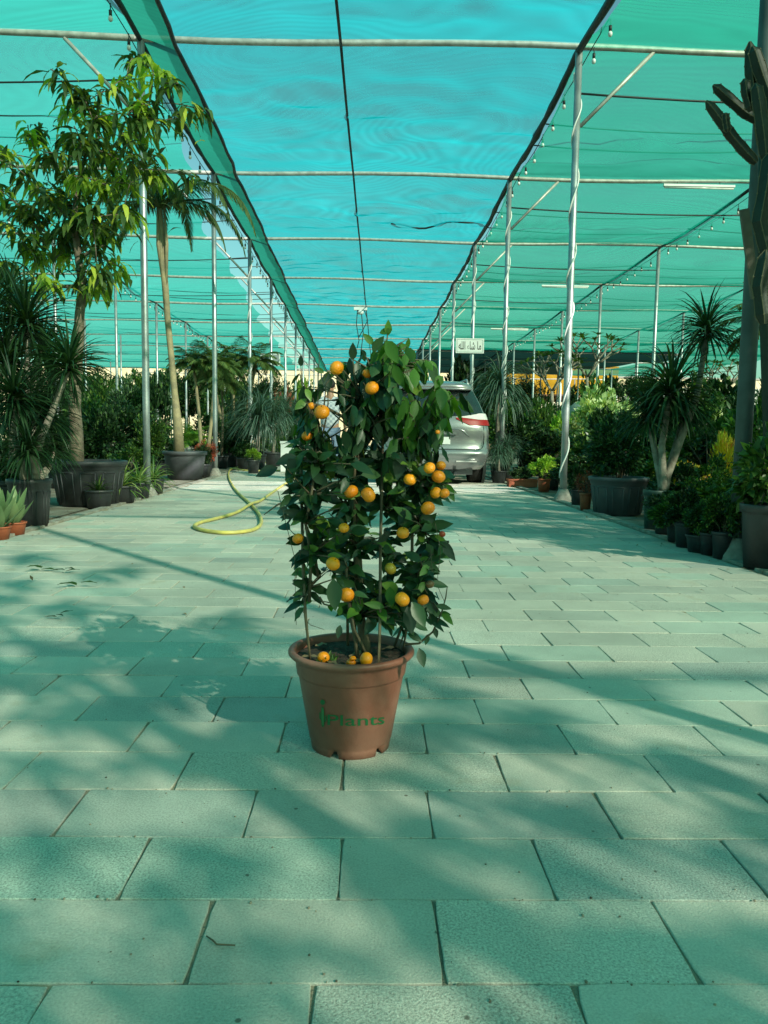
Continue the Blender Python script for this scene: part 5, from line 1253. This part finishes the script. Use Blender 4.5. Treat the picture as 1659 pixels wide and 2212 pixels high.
ms, n, out = newmat('checked_shirt'); p = N(n, 'ShaderNodeBsdfPrincipled'); n.links.new(p.outputs[0], out.inputs[0]); p.inputs['Roughness'].default_value = .85
tc = N(n, 'ShaderNodeTexCoord'); ck = N(n, 'ShaderNodeTexChecker'); ck.inputs['Scale'].default_value = 22; ck.inputs[1].default_value = (.42, .46, .5, 1); ck.inputs[2].default_value = (.24, .28, .34, 1)
n.links.new(tc.outputs['Object'], ck.inputs[0]); n.links.new(ck.outputs[0], p.inputs['Base Color'])
# body: pelvis root, spine, head, arms with fingers, legs mid stride
bv = [(0, 0, .95), (0, 0, 1.15), (0, .01, 1.38), (0, .01, 1.5), (0, .03, 1.57), (0, .035, 1.66), (0, .03, 1.75),
      (-.19, 0, 1.45), (-.26, .02, 1.17), (-.27, .12, .93), (.19, 0, 1.45), (.26, -.03, 1.17), (.27, .02, .92),
      (-.1, 0, .9), (-.11, .12, .5), (-.11, .02, .09), (-.11, .2, .04), (.1, 0, .9), (.11, -.02, .5), (.11, -.2, .13), (.11, -.05, .05)]
be = [(0, 1), (1, 2), (2, 3), (3, 4), (4, 5), (5, 6), (2, 7), (7, 8), (8, 9), (2, 10), (10, 11), (11, 12), (0, 13), (13, 14), (14, 15), (15, 16), (0, 17), (17, 18), (18, 19), (19, 20)]
br = [(.15, .11), (.14, .1), (.17, .11), (.06, .06), (.055, .06), (.078, .095), (.06, .07), .055, .042, .028, .055, .042, .028, .085, .055, .038, .03, .085, .055, .038, .03]
for (wx, wy, wz, s_) in ((-.27, .12, .93, -1), (.27, .02, .92, 1)):
    base_i = 9 if s_ < 0 else 12
    bv.append((wx, wy+.02, wz-.08)); pi_ = len(bv)-1; be.append((base_i, pi_)); br.append((.022, .034))
    for k, L in enumerate((.07, .08, .075, .06)):
        dy = -.03+.02*k; a = len(bv); bv += [(wx, wy+.02+dy, wz-.12), (wx-s_*.012, wy+.03+dy, wz-.12-L*.55), (wx-s_*.03, wy+.03+dy, wz-.12-L)]; be += [(pi_, a), (a, a+1), (a+1, a+2)]; br += [.0095, .0085, .0075]
    a = len(bv); bv += [(wx-s_*.01, wy+.06, wz-.07), (wx-s_*.02, wy+.075, wz-.11)]; be += [(pi_, a), (a, a+1)]; br += [.011, .009]
skin('body', bv, be, br, M_skin, man, 1)
skin('shirt', [(0, 0, .9), (0, 0, 1.15), (0, .01, 1.38), (0, .01, 1.47), (-.2, 0, 1.44), (-.26, .01, 1.22), (.2, 0, 1.44), (.26, -.02, 1.22)], [(0, 1), (1, 2), (2, 3), (2, 4), (4, 5), (2, 6), (6, 7)], [(.185, .135), (.175, .13), (.195, .13), (.08, .08), .08, .07, .08, .07], ms, man)
skin('jeans', [(0, 0, .96), (-.1, 0, .88), (-.11, .12, .5), (-.11, .03, .12), (.1, 0, .88), (.11, -.02, .5), (.11, -.17, .17)], [(0, 1), (1, 2), (2, 3), (0, 4), (4, 5), (5, 6)], [(.165, .125), .105, .075, .06, .105, .075, .06], M_jean, man)
m_ = MB(); m_.ball((0, .02, 1.73), .098, 16, 10, (.92, 1.08, .98), .12); m_.build('hair', M_hair, man)
m_ = MB()
for s_ in (-1, 1): m_.ball((s_*.083, .04, 1.665), .028, 8, 6, (.4, .8, 1.2))
m_.ball((0, .145, 1.655), .018, 8, 6, (.8, 1, 1.3)); m_.ball((0, .128, 1.61), .02, 8, 6, (1.3, .5, .4))
m_.build('face', M_skin, man)
for s_, (x, y, z) in ((-1, (-.11, .1, .05)), (1, (.11, -.16, .09))):
    m_ = MB(); m_.ball((x, y, z), .055, 12, 8, (.9, 2.3, .85)); m_.build('shoe', M_wire, man)

# ------------------------------------------------------------------ far end: walls, awning, fence
M_cream = mat('cream_render', (.62, .54, .36), .9, (.5, .42, .26), 1.2, bump=.3)
YW = 74
a = W(100, 900, YW).x; b = W(1000, 900, YW).x
th = empty('boundary_wall', (0, YW, 0), 'high cream wall in full sun beyond the left end of the shade house', 'wall')
m_ = MB(); m_.box(((a-25+b)/2, 0, 3.4), (b-a+25, .3, 6.8)); m_.build('wall', M_cream, th, False)
m_ = MB(); m_.box(((a-25+b)/2, 0, 6.89), (b-a+25, .42, .16)); m_.build('coping', M_conc, th, False)
c0, c1 = W(1330, 900, 72).x, W(1800, 900, 72).x
th = empty('boundary_wall', (0, 72, 0), 'sunlit cream wall behind the bare frangipani at far right', 'wall')
m_ = MB(); m_.box(((c0+c1+20)/2, 0, 3.2), (c1-c0+20, .3, 6.4)); m_.build('wall', M_cream, th, False)
m_ = MB(); m_.box(((c0+c1+20)/2, 0, 6.49), (c1-c0+20, .42, .16)); m_.build('coping', M_conc, th, False)
c0, c1 = W(1340, 900, 62).x, W(1750, 900, 62).x
th = empty('corrugated_fence', (0, 62, 0), 'low grey corrugated fence in front of the right cream wall', 'fence')
def corr(x0, x1, z0, z1, st=.2, amp=.04):
    m_ = MB(); k = int((x1-x0)/st*2); vs = []
    for i in range(k+1):
        x = x0+(x1-x0)*i/k; vs += [(x, amp*(i % 2), z0), (x, amp*(i % 2), z1), (x, amp*(i % 2)+.03, z0), (x, amp*(i % 2)+.03, z1)]
    fs = []
    for i in range(k): a = i*4; fs += [(a, a+4, a+5, a+1), (a+2, a+3, a+7, a+6), (a+1, a+5, a+7, a+3)]
    m_.add(vs, fs); return m_
corr(c0, c1, 0, W(1500, 838, 62).z).build('panel', mat('grey_sheet', (.3, .32, .28), .6), th, False)
# yellow awning, brown wall imitating the shadow beneath it, pale corrugated fence
ya = W(1030, 850, 68).x; yb = W(1335, 850, 68).x
th = empty('awning', (0, 68, 0), 'mustard yellow tarpaulin awning at the far right end of the shade house', 'awning')
m_ = MB(); vs = []; k = 60; z0, z1 = W(1200, 850, 68).z, W(1200, 790, 68).z
for i in range(k+1):
    x = ya+(yb-ya)*i/k
    for j in range(7): vs.append((x, .12*noise.noise(V((x*1.2, j*.5, 1)))+(.5*(1-j/6)), z0+(z1-z0)*j/6-.06*abs(math.sin(i*.35))*(j == 0)))
m_.add(vs, [(i*7+j, (i+1)*7+j, (i+1)*7+j+1, i*7+j+1) for i in range(k) for j in range(6)])
m_.build('tarpaulin', leafmat('yellow_tarp', (.5, .28, .015), (.55, .3, .02), .4, .6), th)
m_ = MB()
for i in range(6): x = ya+(yb-ya)*i/5; m_.tube([(x, .35, 0), (x, .35, z1)], .05, 6)
m_.build('frame', M_galv, th)
th = empty('awning_shadow', (0, 71, 0), 'brown wall standing in for the shadow under the yellow awning', 'backdrop')
m_ = MB(); m_.box(((ya+yb)/2, .2, z1/2), (yb-ya, .3, z1)); m_.build('wall', mat('shadow_brown', (.16, .09, .05), .9, (.1, .06, .035), 1.5), th, False)  # brown colour stands in for shadow
m_ = MB(); m_.box(((ya+yb)/2, -.2, z1+.06), (yb-ya+.4, 1.2, .1)); m_.build('roof', M_conc, th, False)
th = empty('corrugated_fence', (0, 64, 0), 'cream corrugated fence bright in the sun below the yellow awning', 'fence')
corr(W(1085, 900, 64).x, W(1225, 900, 64).x, 0, W(1150, 868, 64).z, .22).build('panel', mat('cream_sheet', (.75, .66, .5), .6), th, False)
# trees standing at the far end
for (px, Y, top, wpx, lb, kd) in ((560, 58, 815, 120, 'dense tree in front of the cream wall at left', 'fine'), (400, 55, 800, 140, 'broad tree far behind the pale palm trunk', 'dark'), (300, 60, 812, 150, 'far tree between the mango trunk and the nearest left pole', 'mid'), (490, 52, 820, 110, 'far tree right of the second left pole', 'mid'), (170, 48, 805, 150, 'far tree behind the mango trunk', 'fine'), (640, 64, 835, 90, 'far tree just left of the mandarin tree', 'mid'), (1120, 60, 815, 90, 'far tree in front of the yellow awning at its left end', 'fine'), (1290, 56, 830, 130, 'far tree in front of the yellow awning at its right end', 'dark'), (880, 62, 830, 120, 'tree at the far end of the aisle behind the mandarin tree', 'mid'), (1020, 56, 790, 100, 'tree at the far end right of the minivan', 'dark'), (1420, 50, 815, 110, 'far tree behind the clipped ball', 'dark')):
    x = W(px, 900, Y).x; zt_ = W(px, top, Y).z; r = wpx/2/FPX*Y; th = empty('broadleaf_tree', (x, Y, 0), lb, 'tree')
    m_ = MB(); m_.tube([(0, 0, 0), (.1, 0, zt_*.35), (0, .1, zt_*.7)], [.16, .12, .05], 8); 
    for q in range(5): a = q*1.3; m_.tube([(.05, 0, zt_*.35), (math.cos(a)*r*.6, math.sin(a)*r*.6, zt_*.65)], [.07, .03], 5)
    m_.build('trunk', M_bark, th)
    for q in range(3): link('crown', B[kd][q % len(B[kd])], th, ((q-1)*r*.45, R.uniform(-.5, .5), zt_*.2+.3*q), q*2, (r*.7, r*.7, zt_*.39))
